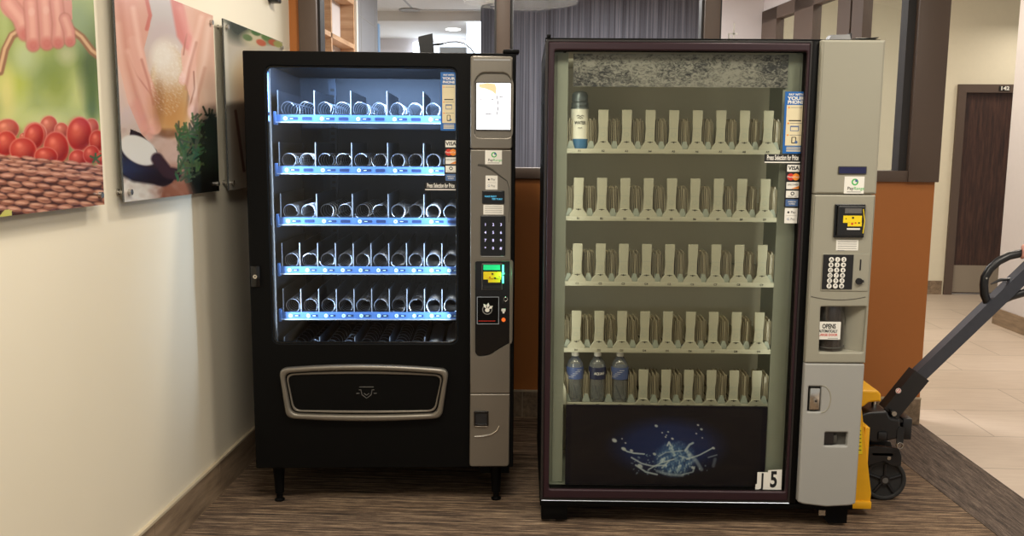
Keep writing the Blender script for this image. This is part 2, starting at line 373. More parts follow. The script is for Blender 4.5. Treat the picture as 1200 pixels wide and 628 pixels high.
def print_mesh(name, P0, A, B, nu, nv, painter, m, parent, base):
    """flat grid from corner P0 along A and B; painter gets the photograph coordinates of each point"""
    P0, A, B = Vector(P0), Vector(A), Vector(B)
    s, t = np.meshgrid(np.linspace(0, 1, nu), np.linspace(0, 1, nv)); s = s.ravel(); t = t.ravel()
    W = np.array(P0)[None] + s[:, None] * np.array(A) + t[:, None] * np.array(B)
    Wm = W
    if parent is not None and parent.name in MW:
        mw = np.array(MW[parent.name]); Ww = W @ mw[:3, :3].T + mw[:3, 3]
    d = Ww - np.array(CAM); z = d @ np.array(CF); U = 600 + FPX * (d @ np.array(CR)) / z; V = 314 - FPX * (d @ np.array(CU)) / z
    p = Paint(U, V, base); painter(p)
    fs = [(j * nu + i, j * nu + i + 1, (j + 1) * nu + i + 1, (j + 1) * nu + i) for j in range(nv - 1) for i in range(nu - 1)]
    me = bpy.data.meshes.new(name); me.from_pydata(W.tolist(), [], fs); me.materials.append(M[m])
    g_ = p.c.mean(axis=1, keepdims=True); c = np.clip((p.c * .88 + g_ * .12) * .93, 0, 255) / 255; lin = np.where(c <= .04045, c / 12.92, ((c + .055) / 1.055) ** 2.4)
    at = me.color_attributes.new('print', 'FLOAT_COLOR', 'POINT'); at.data.foreach_set('color', np.c_[lin, np.ones(len(lin))].ravel()); me.update()
    o = bpy.data.objects.new(name, me); C.objects.link(o); o.parent = parent; MW[o.name] = MW[parent.name]
    return o

# ================================================================== SETTING
XW = -1.382; BY = 4.63; CH = 2.75
struct(MB().box(-3, 1.98, -1.5, BY + .02, -.05, 0, 'carpet'), 'floor')
struct(MB().hull([(on_z(1056, 540, 0)[0], on_z(1056, 540, 0)[1], z) for z in (0, .002)] + [(x, y, z) for x, y in ((1.655, BY + .02), (1.975, BY + .02), (1.99, 3.6), (2.02, 1.5), (1.80, 1.5)) for z in (0, .002)], 'carpet2'), 'trim_1')
struct(MB().box(-4, 7, BY + .02, 13, -.05, 0, 'tile').box(1.98, 7, -1.5, BY + .02, -.05, 0, 'tile'), 'floor_corridor')
struct(MB().box(XW - .15, XW, -1.5, BY + .12, 0, CH, 'wall'), 'wall_left')
bb = MB(); ys = [-1.5, .45, 1.05, 1.65, 2.25, 2.85, 3.45, 4.05, BY]
for a, b in zip(ys[:-1], ys[1:]):
    bb.box(XW, XW + .012, a, b - .003, 0, .140, 'woodtile'); bb.box(XW, XW + .010, b - .003, b, 0, .140, 'grout')
bb.box(XW, XW + .014, -1.5, BY, .140, .150, 'grout')
struct(bb, 'baseboard_left')
bk = MB(); bk.box(XW, 1.962, BY, BY + .12, 0, 1.288, 'orange'); bk.box(XW, -1.328, BY, BY + .12, 1.288, CH, 'orange')
struct(bk, 'wall_back')
b2 = MB()
xs = [-1.37, -.75, -.15, .45, 1.05, 1.62, 1.965]
for a, b in zip(xs[:-1], xs[1:]): b2.box(a, b - .003, BY - .012, BY, 0, .140, 'woodtile'); b2.box(b - .003, b, BY - .010, BY, 0, .140, 'grout')
b2.box(-1.37, 1.965, BY - .014, BY, .140, .149, 'grout')
struct(b2, 'baseboard_back')
struct(MB().box(-4, 1.98, -1.5, 8.6, CH, CH + .5, 'ceil'), 'ceiling'); struct(MB().box(1.55, 7, -1.5, 9.25, 3.25, 3.35, 'ceil'), 'ceiling_corridor')

# glazed partition on top of the half wall
fr = MB(); y0, y1 = BY - .02, BY + .13
fr.box(-1.328, 1.97, y0, y1, 1.288, 1.345, 'frame', .004)
for a, b in ((-1.328, -1.233), (-.301, -.231), (.756, .834)): fr.box(a, b, y0, y1, 1.345, CH, 'frame', .004)
fr.box(1.815, 1.97, y0 - .01, y1 + .01, 1.288, CH, 'frame', .004)
for a in (-1.233, -.231, .834): fr.box(a, a + .012, y0 + .03, y1 - .03, 1.345, CH, 'frame_dark')
for a in (-.313, .744, 1.775): fr.box(a, a + (.012 if a < 1.7 else .040), y0 + .03, y1 - .03, 1.345, CH, 'frame_dark')
w1 = struct(fr, 'window_1'); MW['window_1'] = Matrix.Identity(4)
for a, b in ((-1.233, -.301), (-.231, .756), (.834, 1.79)): MB().box(a, b, BY + .05, BY + .056, 1.345, CH, 'pane').build('pane', w1)
# faint etched mark on the third pane
mk = MB(); q = on_y(858, 40, BY + .049)
mk.box(q[0] + .005, q[0] + .012, BY + .0485, BY + .0495, q[2] - .02, q[2] + .055, 'white'); mk.box(q[0] - .022, q[0] + .028, BY + .0485, BY + .0495, q[2] - .002, q[2] + .005, 'white'); mk.tube([(q[0] - .018, BY + .049, q[2] + .003), (q[0] - .016, BY + .049, q[2] - .02), (q[0] + .008, BY + .049, q[2] - .03)], .003, 'white', 6)
mk.build('etched_mark', w1)

# ---- the room behind the glass
struct(MB().box(-2.0, -1.45, BY + .12, 6.05, 0, CH, 'white_wall'), 'wall_rear_left')
gw = MB(); gw.box(-1.75, -1.40, 6.12, 7.06, 0, CH, 'greytile')
for z in (2.05, 2.38): gw.box(-1.40, -1.398, 6.12, 7.05, z, z + .006, 'vent')
for y in (6.45, 6.95): gw.box(-1.40, -1.398, y, y + .008, 1.6, CH, 'vent')
struct(gw, 'wall_rear_grey')
struct(MB().box(-1.43, -1.393, 7.06, 7.12, 1.2, 2.42, 'bluelight'), 'trim_2')  # pale blue colour stands in for blue light along this edge
# lowered soffit and the bright windows beyond
struct(MB().box(-4, 1.6, 8.6, 10.4, 2.66, 2.9, 'ceil'), 'ceiling_soffit')
wr = MB(); wr.box(-4, 1.5, 9.9, 10.0, 0, 2.66, 'white_wall'); struct(wr, 'wall_rear')
y = 9.84; a = on_y(484, 60, y); b = on_y(548, 50, y)
wn = MB(); wn.box(a[0], b[0], y, y + .04, 1.6, b[2], 'day'); struct(wn, 'window_3')
y = 8.66; a = on_y(547, 60, y); b = on_y(566, 30, y)
struct(MB().box(a[0], b[0], y, y + .05, 0.8, 2.655, 'day'), 'window_4')
struct(MB().box(b[0], -.3, y, y + .08, 0, 2.66, 'greytile'), 'wall_rear_stub')
y = 9.5; a = on_y(515, 62, y); b = on_y(547, 55, y); struct(MB().box(a[0], b[0], y, y + .1, 0, b[2], 'vent'), 'trim_5')
g = MB()
for yy in (6.1, 7.3, 8.5): g.box(-1.4, 1.4, yy, yy + .02, CH - .003, CH, 'vent')
for xx in (-.15, -1.35, 1.05): g.box(xx, xx + .02, 4.8, 8.6, CH - .003, CH, 'vent')
struct(g, 'trim_3')
p = on_z(480, 11, CH)
MB().lathe([(.10, 0), (.10, .008), (.07, .012), (.02, .012)], (p[0], p[1], CH - .0125), 'vent', 28).build('ceiling_speaker', label='round pale ceiling speaker grille above the back room', category='speaker')
p = on_z(531, 34, 2.66); MB().lathe([(.045, 0), (.075, .006), (.075, .012)], (p[0], p[1], 2.646), 'lampglow', 28).build('recessed_downlight', label='round lit downlight set in the far soffit', category='ceiling light')
# curved slatted wall
cw = MB(); n = 150; cx, cy, rad = .78, 9.62, 2.0
a0, a1 = math.radians(-137), math.radians(-52)
vs = []; 
for i in range(n + 1):
    a = a0 + (a1 - a0) * i / n; rr = rad
    for z in (0, CH): vs.append((cx + rr * math.cos(a), cy + rr * math.sin(a), z))
for i in range(n + 1):
    a = a0 + (a1 - a0) * i / n
    for z in (0, CH): vs.append((cx + (rad - .1) * math.cos(a), cy + (rad - .1) * math.sin(a), z))
k = 2 * (n + 1); fs = [(2 * i, 2 * i + 2, 2 * i + 3, 2 * i + 1) for i in range(n)] + [(k + 2 * i, k + 2 * i + 1, k + 2 * i + 3, k + 2 * i + 2) for i in range(n)] + [(0, 1, k + 1, k), (2 * n, k + 2 * n, k + 2 * n + 1, 2 * n + 1)]
fs += [(2 * i + 1, 2 * i + 3, k + 2 * i + 3, k + 2 * i + 1) for i in range(n)]
cw.add(vs, fs, 'curved'); struct(cw, 'wall_rear_curved', smooth=1)
# white wall and slanted glazed wall towards the corridor
Y7 = 7.0; xa = on_y(836, 30, Y7)[0]; xb = on_y(897, 30, Y7)[0]
struct(MB().box(xa, xb, Y7, Y7 + .1, 0, CH, 'white_wall'), 'wall_rear_white')
Dv = Vector((1.955 - xb, BY + .13 - Y7, 0)); Dl = Dv.length; Dn = Dv.normalized(); Nn = Vector((-Dn.y, Dn.x, 0))
def seg(mb, s0, s1, z0, z1, t0, t1, m):
    pts = [Vector((xb, Y7, 0)) + Dn * s + Nn * t + Vector((0, 0, z)) for s in (s0, s1) for t in (t0, t1) for z in (z0, z1)]
    mb.hull([tuple(p) for p in pts], m)
def s_at(u):   # distance along the slanted wall met by a sight line at this column
    d = sight(u, 30); o = Vector((xb, Y7, 0)); A = Matrix(((d.x, -Dn.x), (d.y, -Dn.y))); q = A.inverted() @ Vector((o.x, o.y)); return q[1]
zt = on_y(897, 14, Y7)[2]
sw = MB(); seg(sw, 0, Dl - .28, 0, .9, -.02, .03, 'cream'); seg(sw, 0, Dl - .28, zt, CH, -.02, .03, 'white_wall'); struct(sw, 'wall_rear_right')
sf = MB()
seg(sf, 0, Dl - .28, zt - .09, zt, -.03, .03, 'frame'); seg(sf, 0, Dl - .28, .9, 1.0, -.03, .03, 'frame')
for u0, u1 in ((897, 914), (935, 957), (986, 1001), (1003, 1016)): seg(sf, max(0, s_at(u0)), s_at(u1), .9, zt, -.03, .03, 'frame')
w2 = struct(sf, 'window_2'); MW['window_2'] = Matrix.Identity(4)
pn = MB(); seg(pn, .05, Dl - .28, 1.0, zt - .09, -.003, .003, 'pane'); pn.build('pane', w2)

# ---- wooden cubby shelf seen through the first pane
sh = empty('wooden_cubby_shelf', (-1.36, 5.4, 0), label='light plywood cubby shelf behind the glass partition, left corner', category='shelf')
sx0, sx1 = -1.60, -1.36; sy0, sy1 = 4.80, 6.06
mb = MB(); mb.box(sx0, sx0 + .01, sy0, sy1, 0, 2.72, 'white_wall'); mb.build('back_panel', sh, world=True)
for z in (2.69, 2.40, 2.11, 1.82, 1.53, 1.24, .95, .1): MB().box(sx0 + .01, sx1, sy0, sy1 - .03, z, z + .028, 'plywood').build('shelf_board', sh, world=True)
for yy in (sy0, 5.42, sy1 - .03): MB().box(sx0 + .01, sx1, yy, yy + .028, 0, 2.72, 'plywood').build('side_panel', sh, world=True)
MB().box(sx0 + .01, sx1 + .015, sy1, sy1 + .045, 0, 2.74, 'white').build('end_trim', sh, world=True)

# ---- corridor on the right
struct(MB().box(-3, 7, 9.12, 9.25, 0, CH, 'cream').box(1.5, 7, 9.11, 9.12, 0, .15, 'woodtile') if False else MB().box(1.6, 4.02, 9.12, 9.25, 0, 3.25, 'cream').box(4.02, 7, 9.12, 9.25, 2.12, 3.25, 'cream').box(4.98, 7, 9.12, 9.25, 0, 2.12, 'cream'), 'wall_far')
struct(MB().box(1.6, 4.0, 9.105, 9.12, 0, .14, 'woodtile'), 'baseboard_far')
struct(MB().box(3.78, 3.93, 5.0, 7.55, 0, 3.25, 'white_wall'), 'wall_right')
struct(MB().box(3.765, 3.78, 5.0, 7.55, 0, .14, 'woodtile').box(3.765, 3.93, 7.55, 7.565, 0, .14, 'woodtile'), 'baseboard_right')
dr = empty('door_1', (4.45, 9.12, 0), kind='structure')
zt1 = 2.12
MB().box(4.02, 4.10, 9.09, 9.26, 0, zt1, 'frame').box(4.90, 4.98, 9.09, 9.26, 0, zt1, 'frame').box(4.10, 4.90, 9.09, 9.26, zt1 - .08, zt1, 'frame').build('door_frame', dr, world=True)
MB().box(4.10, 4.90, 9.15, 9.20, .01, zt1 - .08, 'doorwood').build('door_leaf', dr, world=True)
MB().box(4.12, 4.88, 9.145, 9.15, .02, .30, 'kick').build('kick_plate', dr, world=True)
q = on_y(1177, 106.5, 9.085)
MB().box(q[0] - .05, q[0] + .05, 9.08, 9.09, zt1 - .062, zt1 - .018, 'ink').text('142', q[0], zt1 - .04, .05, 9.078, 'white', sx=1.2, bold=.04).build('room_number_plate', dr, world=True)

# ================================================================== PICTURES ON THE LEFT WALL
def paint1(p):
    U, V = p.U, p.V
    p.mix(np.clip((110 - U) / 110, 0, 1) * .75, (196, 198, 110)); p.mix(np.clip(.5 + vnoise(U, V, .07, 1), 0, 1) * .55, (104, 128, 62)); p.mix(np.clip(vnoise(U, V, .09, 3) - .1, 0, 1) * .8, (206, 208, 130))
    for x, y, rx, ry, c in ((18, 98, 14, 18, (176, 186, 70)), (60, 85, 18, 14, (126, 146, 84)), (8, 110, 9, 30, (216, 204, 120)), (92, 110, 10, 22, (196, 200, 124)), (66, 100, 14, 20, (134, 150, 62)), (106, 75, 12, 40, (78, 96, 66)), (90, 25, 20, 30, (136, 158, 122)), (108, 120, 6, 40, (86, 110, 56)), (30, 68, 14, 18, (178, 190, 140)), (60, 142, 30, 12, (196, 200, 130)), (5, 30, 6, 26, (170, 182, 110)), (78, 64, 10, 10, (186, 186, 140))): p.ell(x, y, rx, ry, c, 0, 1.3, .8)
    for pts in ([(0, 84), (6, 58), (14, 42), (28, 33)], [(80, 32), (96, 44), (108, 60), (124, 72)]):
        p.line(pts, 4.6, (150, 104, 74), .4); p.line([(a - .5, b - 1) for a, b in pts], 1.8, (212, 168, 124), .8)
    p.poly([(0, 0), (84, 0), (85, 22), (76, 30), (60, 22), (28, 30), (18, 24), (8, 12), (0, -4)], (208, 140, 126)); p.ell(16, 8, 16, 14, (214, 142, 126), .5, .2)
    for pts, w in (([(10, 4), (24, 22), (30, 38)], 9), ([(36, 4), (38, 30), (39, 52)], 7.6), ([(52, 2), (54, 30), (55, 50)], 8), ([(66, 2), (69, 28), (68, 49)], 7), ([(76, 22), (81, 36), (82, 48)], 6)):
        p.line(pts, w + .7, (172, 104, 92), .5); p.line(pts, w, (208, 136, 122), .3); p.line(pts, w * .45, (224, 160, 142), 1.2)
        p.ell(pts[-1][0], pts[-1][1] + 1, w * .8, w * .9, (190, 92, 84), 0, 1, .7)
    p.ell(37, 14, 3.5, 5, (226, 172, 156), 0, .6, .7); p.ell(54, 12, 3.5, 5, (226, 172, 156), 0, .6, .6)
    for x, y, rx, ry, a in ((8, 152, 14, 12, -.3), (57, 148, 10, 12, .2), (106, 151, 9, 12, .3), (72, 153, 8, 9, 0), (41, 158, 13, 14, .1), (27, 160, 4, 4, 0)): p.ball(x, y, rx, ry, (188, 70, 52), (216, 120, 88), a, (222, 160, 132))
    for x, y, rx, ry, a in ((7, 168, 12, 14, .15), (40, 160, 11, 15, .2), (93, 157, 14, 19, .05), (114, 165, 9, 12, 0), (27, 176, 15, 14, .25), (66, 173, 14, 18, -.1), (54, 183, 13, 10, .1), (91, 186, 10, 10, .1), (107, 181, 9, 10, .2), (118, 186, 6, 7, 0)):
        p.ball(x, y, rx, ry, (184, 36, 26), (222, 96, 66), a, (226, 130, 104))
    for dx, dy in ((-6, -3), (-3, 4), (4, 4), (6, -4), (0, -6)): p.line([(112, 186), (112 + dx, 186 + dy)], 1.2, (60, 96, 52), .6)
    m = V > (181 + U * .10 + 3 * np.abs((U - 50) / 60)); m2 = np.where(m, 1, 0); p.mix(m2, (70, 38, 32))
    for j in range(11):
        for i in range(-1, 9):
            th = 6.2 if j > 3 else 4.2; yy = (187 + j * 4.6 if j <= 3 else 202 + (j - 4) * 7.6); x = i * 17 + (j % 2) * 8.5; yb = yy + x * .10 - 4
            if yb < 180 + x * .1: continue
            p.ell(x, yb + 1.2 * math.sin(i * 2.1 + j), 8.8, th * .52, (178, 116, 90) if (i + j) % 3 else (156, 94, 70), .10 + (-.16 if j % 2 else .1), .35); p.ell(x - 1 + math.sin(j * 3 + i), yb - 1, 6, th * .22, (226, 168, 136), .1, 1, .85); p.ell(x + 3, yb + th * .3, 5, th * .18, (120, 66, 50), .1, 1, .6)
    p.mix(((V > 246) & (U < 14) & (V > 252 - U)) * 1., (196, 190, 90))
def paint2(p):
    U, V = p.U, p.V
    p.mix(np.clip(V / 90, 0, 1) * .5, (206, 178, 168)); p.ell(190, 12, 30, 45, (196, 190, 192), 0, .8, .8); p.ell(190, 38, 22, 14, (202, 178, 176), 0, 1, .6)
    p.ell(160, 180, 40, 36, (190, 172, 160), 0, 1, .9); p.ell(205, 180, 30, 26, (196, 160, 144), 0, 1, .8)
    p.ell(210, 225, 44, 26, (128, 76, 58), 0, 1, 1); p.ell(215, 215, 22, 18, (156, 98, 74), 0, 1, .6)
    p.ell(158, 215, 26, 26, (206, 202, 194), 0, .8, .9); p.ell(160, 235, 20, 10, (214, 212, 206), 0, 1, .9)
    # dough ball
    p.ell(198, 110, 23, 50, (120, 74, 46), 0, .2, .8); p.ell(198, 105, 22, 50, (206, 164, 112), 0, .15); p.ell(196, 78, 18, 30, (226, 208, 188), 0, .7, .95); p.ell(190, 65, 12, 16, (232, 222, 210), 0, .8, .9); p.ell(208, 140, 16, 18, (214, 158, 92), 0, 1, .9)
    p.mix(np.clip(vnoise(U, V, 1.1, 5), 0, 1) * (np.hypot((U - 198) / 20, (V - 85) / 36) < 1) * .35, (240, 234, 224)); p.ell(196, 156, 18, 5, (96, 58, 44), 0, .8, .6)
    # left hand
    p.poly([(130, -6), (172, -6), (176, 30), (168, 60), (176, 100), (178, 150), (168, 162), (150, 120), (138, 70)], (220, 160, 140)); p.line([(150, 0), (158, 50), (166, 84), (182, 118)], 11, (222, 158, 140), .3, w1=5.5)
    p.line([(156, 50), (160, 90), (176, 128), (181, 150)], 8, (226, 166, 148), .3); p.line([(144, 70), (158, 110), (174, 145)], 7, (216, 156, 136), .4); p.line([(150, 64), (160, 88), (178, 112)], 1, (190, 120, 104), 1, .6); p.line([(172, 0), (176, 18), (172, 34)], 2.2, (206, 110, 96), .8); p.ell(180, 146, 5, 9, (232, 170, 156), .1, .5)
    for pts, w_, c, o_ in (([(140, 0), (146, 50), (158, 96), (170, 140)], 4, (196, 122, 102), .45), ([(156, 10), (163, 52), (171, 84), (180, 112)], 3, (240, 190, 172), .7), ([(166, 70), (174, 96), (180, 122)], 1.6, (186, 112, 96), .6), ([(150, 60), (164, 108), (176, 142)], 3, (236, 184, 166), .6), ([(136, 30), (142, 80), (152, 118)], 5, (232, 184, 164), .6), ([(160, 120), (170, 150), (176, 160)], 4, (222, 150, 134), .7)): p.line(pts, w_, c, 1.4, o_)
    # right hand
    p.poly([(203, -6), (262, -6), (262, 124), (228, 150), (224, 120), (214, 86), (212, 60), (218, 44)], (228, 176, 154)); p.line([(206, -4), (214, 40), (222, 52)], 7, (216, 128, 118), .5); p.line([(219, 40), (217, 50), (215, 64)], 1, (176, 112, 94), 1, .7); p.line([(240, 20), (226, 70), (215, 94)], 9, (228, 172, 150), .4, w1=5.5); p.line([(248, 30), (236, 90), (226, 128)], 9, (226, 178, 156), .4, w1=6); p.line([(222, 126), (228, 104), (227, 84)], .9, (160, 108, 90), 1, .8); p.ell(214, 92, 4, 7, (238, 190, 176), .2, .6); p.ell(224, 130, 4, 8, (238, 192, 178), .1, .6); p.ell(248, 110, 16, 30, (204, 180, 156), 0, 1, .5)
    for pts, w_, c, o_ in (([(212, 10), (222, 44), (224, 62)], 4, (236, 160, 148), .6), ([(236, 20), (226, 60), (216, 88)], 3, (244, 200, 182), .7), ([(230, 50), (222, 80), (218, 104)], 1.6, (190, 128, 108), .6), ([(246, 24), (240, 70), (230, 112)], 3.4, (240, 200, 182), .7), ([(256, 10), (250, 60), (242, 100)], 5, (214, 168, 146), .5), ([(240, 80), (232, 112), (228, 134)], 2, (196, 140, 118), .6)): p.line(pts, w_, c, 1.4, o_)
    p.ell(198, 126, 20, 26, (190, 128, 70), 0, 1, .6); p.ell(186, 120, 6, 26, (150, 96, 58), 0, 1, .5); p.mix(np.clip(vnoise(U, V, 1.9, 15), 0, 1) * (np.hypot((U - 196) / 20, (V - 92) / 44) < 1) * .4, (238, 230, 218))
    p.mix(np.clip(vnoise(U, V, .35, 17), 0, 1) * (V > 150) * .35, (164, 130, 116)); p.mix(np.clip(vnoise(U, V, .5, 19), 0, 1) * (V > 205) * (U < 190) * .35, (236, 234, 228))
    # scoop with flour
    p.line([(146, 190), (160, 200), (184, 206), (196, 208)], 16, (34, 26, 32), .3, w1=8); p.poly([(153, 151), (165, 156), (184, 176), (187, 194), (176, 200), (148, 184)], (44, 30, 32)); p.ell(163, 176, 24, 15, (214, 212, 206), .55, .12); p.line([(184, 186), (196, 202), (206, 204)], 7, (58, 38, 46), .4); p.ell(188, 212, 10, 6, (36, 26, 34), .3, .4)
    # rosemary
    rs = np.random.RandomState(2); p.ell(245, 190, 26, 46, (22, 28, 22), .1, .35, .95); p.ell(250, 160, 18, 26, (40, 56, 42), 0, .6, .9)
    p.ell(226, 176, 14, 22, (34, 50, 34), -.3, .7, .9)
    for i in range(230):
        x = 208 + rs.rand() * 50; y = 138 + rs.rand() * 66 + (x < 225) * 10 - (x > 240) * 4; a = rs.rand() * 2.6 - 2.2; L = 6 + rs.rand() * 6
        c = (58 + rs.rand() * 40, 84 + rs.rand() * 40, 56 + rs.rand() * 24); c = tuple(k * (.85 if x < 236 else .42) for k in c); p.line([(x, y), (x + L * math.cos(a), y + L * math.sin(a))], 1.15, c, .9, .8)
    p.ell(248, 222, 18, 16, (20, 20, 18), 0, .7, .9)
def paint3(p):
    U, V = p.U, p.V
    p.mix(np.clip(.4 + vnoise(U, V, .06, 8), 0, 1) * .5, (176, 160, 140)); p.ell(284, 26, 20, 22, (50, 58, 46), .5, .8); p.ell(306, 42, 16, 8, (84, 110, 60), .4, .6); p.ell(298, 46, 14, 9, (200, 186, 150), .2, .8)
    for x, y, c in ((300, 38, (70, 110, 52)), (312, 44, (90, 124, 60)), (320, 50, (182, 84, 50)), (306, 50, (196, 90, 56)), (290, 44, (96, 120, 70)), (326, 52, (150, 150, 80))): p.ell(x, y, 6, 3.6, c, .4, .4)
    p.ell(292, 90, 18, 26, (196, 168, 116), 0, 1, .7); p.ell(284, 150, 12, 60, (154, 118, 86), 0, 1, .8); p.line([(262, 30), (268, 222)], 4, (206, 200, 184), .8, .8); p.line([(276, 130), (286, 200)], 1.6, (110, 70, 48), .8)
def picture(y0, y1, z0, z1, painter, base, lab, grid, hold):
    x = -1.345
    rt = empty('wall_picture', (x, (y0 + y1) / 2, z0), label=lab, category='picture', group='acrylic food pictures on the beige wall')
    MB().box(x - .006, x, y0, y1, z0, z1, 'acrylic').build('panel', rt, world=True)
    o = print_mesh('printed_photo', (.0006, y0 - (y0 + y1) / 2, 0), (0, y1 - y0, 0), (0, 0, z1 - z0), grid[0], grid[1], painter, 'print', rt, base)
    for yy in (y0 + .03, y1 - .03):
        for zz in (z0 + .03, z1 - .03):
            s = MB(); s.cyl((XW, yy, zz), (x + .004, yy, zz), .006, 'standoff', 14); s.cyl((x + .0008, yy, zz), (x + .012, yy, zz), .0095, 'standoff', 18); s.cyl((XW, yy, zz), (XW + .006, yy, zz), .009, 'standoff', 14); s.build('standoff', rt, world=True)
    return rt
picture(1.79, 2.576, 1.264, 1.955, paint1, (160, 176, 100), 'picture of a hand lifting a wicker basket of red tomatoes', (330, 290), 0)
picture(2.700, 3.490, 1.264, 1.950, paint2, (208, 184, 172), 'picture of hands shaping floured dough beside rosemary and a scoop', (330, 290), 0)
picture(3.598, 4.385, 1.262, 1.956, paint3, (192, 184, 168), 'rightmost picture, mostly hidden behind the black snack machine', (160, 200), 0)
q = on_x(316, 2, XW)
MB().box(XW, XW + .05, q[1] - .03, q[1] + .03, q[2] - .005, q[2] + .07, 'pjblack', .006).cyl((XW + .05, q[1], q[2] + .03), (XW + .06, q[1], q[2] + .03), .018, 'chrome', 16).build('wall_bracket', label='small dark bracket high on the beige wall above the pictures', category='bracket')

# ================================================================== stickers shared by both machines
def phone_sticker(mb, x0, x1, z0, z1, y):
    w_ = x1 - x0; h = z1 - z0; cx = (x0 + x1) / 2
    mb.box(x0, x1, y, y + .0008, z0, z1, 'blue')
    mb.text('PAY WITH', cx, z1 - h * .05, w_ * .14, y - .0003, 'white', bold=.03); mb.text('YOUR', cx, z1 - h * .11, w_ * .21, y - .0003, 'white', bold=.04, sx=1.3); mb.text('PHONE', cx, z1 - h * .172, w_ * .21, y - .0003, 'white', bold=.04, sx=1.05)
    mb.box(x0 + w_ * .10, x1 - w_ * .10, y - .0008, y, z0 + h * .13, z1 - h * .215, 'cream_lbl')
    yy = y - .0012
    for k, zz in enumerate((.745, .49, .30)): mb.plate([disc(x0 + w_ * .2, z0 + h * zz, w_ * .04, n=10)], yy, y - .0008, 'orangeink'); mb.box(x0 + w_ * .28, x1 - w_ * .18, yy, y - .0008, z0 + h * (zz - .004), z0 + h * (zz + .004), 'greyink')
    mb.box(x0 + w_ * .22, x1 - w_ * .22, yy, y - .0008, z0 + h * .525, z0 + h * .542, 'ink')
    # card and phone pictograms
    mb.plate([rect(cx - w_ * .2, cx + w_ * .2, z0 + h * .365, z0 + h * .45, .002), rect(cx - w_ * .17, cx + w_ * .17, z0 + h * .375, z0 + h * .43)], yy, y - .0008, 'amex')
    mb.plate([rect(cx - w_ * .12, cx + w_ * .10, z0 + h * .165, z0 + h * .27, .003), rect(cx - w_ * .08, cx + w_ * .06, z0 + h * .18, z0 + h * .26)], yy, y - .0008, 'ink')
    mb.plate([disc(cx + w_ * .1, z0 + h * .185, w_ * .07, n=12)], yy - .0002, y - .0008, 'amex')
    [mb.box(cx - w_ * .33, cx + w_ * .33, y - .0003, y, z0 + h * a_, z0 + h * (a_ + b_), 'cream_lbl') for a_, b_ in ((.098, .010), (.066, .018), (.034, .018))]
def card_sticker(mb, x0, x1, z0, z1, y, apple=None):
    mb.box(x0, x1, y, y + .0008, z0, z1, 'ink'); h = (z1 - z0) / 5; w_ = x1 - x0; c = (x0 + x1) / 2
    for i in range(5):
        za = z1 - (i + 1) * h + h * .1; zb = z1 - i * h - h * .1; zc = (za + zb) / 2; X0 = x0 + w_ * .08; X1 = x1 - w_ * .04; f = y - .0006
        mb.plate([rect(X0, X1, za, zb, .002)], f, y, 'amex' if i == 4 else ('ink' if i == 1 else 'white'))
        if i == 0: mb.text('VISA', c, zc, h * .62, f - .0003, 'ink', bold=.03, sx=1.0)
        if i == 1: mb.plate([disc(c - w_ * .17, zc, h * .40, n=18)], f - .0004, f, 'red'); mb.plate([disc(c + w_ * .17, zc, h * .40, n=18)], f - .0006, f, 'orangeink'); mb.text('MasterCard', c, zc, h * .3, f - .0009, 'white')
        if i == 2: mb.text('DISCOVER', c, zc + h * .1, h * .3, f - .0003, 'ink', sx=.9); mb.plate([[(c - w_ * .1, za + .001), (X1 - .001, za + .001), (X1 - .001, zc)]], f - .0003, f, 'orangeink')
        if i == 3: mb.plate([disc(c, zc + h * .08, h * .22, n=16), disc(c, zc + h * .08, h * .12, n=16)], f - .0003, f, 'ink'); mb.text('Diners Club', c, zc - h * .25, h * .2, f - .0003, 'greyink')
        if i == 4: mb.text('AMERICAN', c, zc + h * .12, h * .24, f - .0003, 'white', sx=.8); mb.text('EXPRESS', c, zc - h * .14, h * .24, f - .0003, 'white', sx=.8)
def wallet_sticker(mb, x0, x1, z0, z1, y):
    w_ = x1 - x0; h = z1 - z0; c = (x0 + x1) / 2
    mb.plate([rect(x0, x1, z0, z1, .002)], y, y + .0008, 'white'); mb.box(x0 + w_ * .12, x1 - w_ * .12, y - .0003, y, z0 + h * .5 - .0004, z0 + h * .5 + .0004, 'greyink')
    mb.plate([disc(x0 + w_ * .27, z0 + h * .72, w_ * .08, n=12)], y - .0004, y, 'ink'); mb.text('Pay', c + w_ * .12, z0 + h * .73, h * .22, y - .0004, 'ink')
    mb.text('G', x0 + w_ * .27, z0 + h * .27, h * .22, y - .0004, 'amex'); mb.text('Pay', c + w_ * .12, z0 + h * .27, h * .22, y - .0004, 'greyink')
def range_sticker(mb, x0, x1, z0, z1, y):
    w_ = x1 - x0; h = z1 - z0; c = (x0 + x1) / 2
    mb.plate([rect(x0, x1, z0, z1, .001)], y, y + .0008, 'white')
    mb.plate([disc(c + w_ * .03, z0 + h * .68, h * .2, n=20), disc(c + w_ * .03, z0 + h * .68, h * .12, n=20)], y - .0004, y, 'green'); mb.plate([disc(c + w_ * .1, z0 + h * .76, h * .08, n=10)], y - .0006, y, 'amex')
    mb.text('Pay', c - w_ * .03, z0 + h * .3, h * .26, y - .0004, 'ink', align='RIGHT', bold=.01); mb.text('Range', c - w_ * .02, z0 + h * .3, h * .26, y - .0004, 'green', align='LEFT'); mb.box(x0 + w_ * .15, x1 - w_ * .15, y - .0003, y, z0 + h * .08, z0 + h * .12, 'greyink')
def select_sticker(mb, x0, x1, z0, z1, y):
    h = z1 - z0; mb.box(x0, x1, y, y + .0008, z0, z1, 'ink'); mb.text('Press Selection for Price', (x0 + x1) / 2, z0 + h * .60, h * .80, y - .0004, 'white', sx=(x1 - x0) * .96 / (h * .80 * 11.0), bold=.02); mb.box(x0 + .001, x1 - .002, y - .0004, y, z0 + h * .04, z0 + h * .17, 'white')

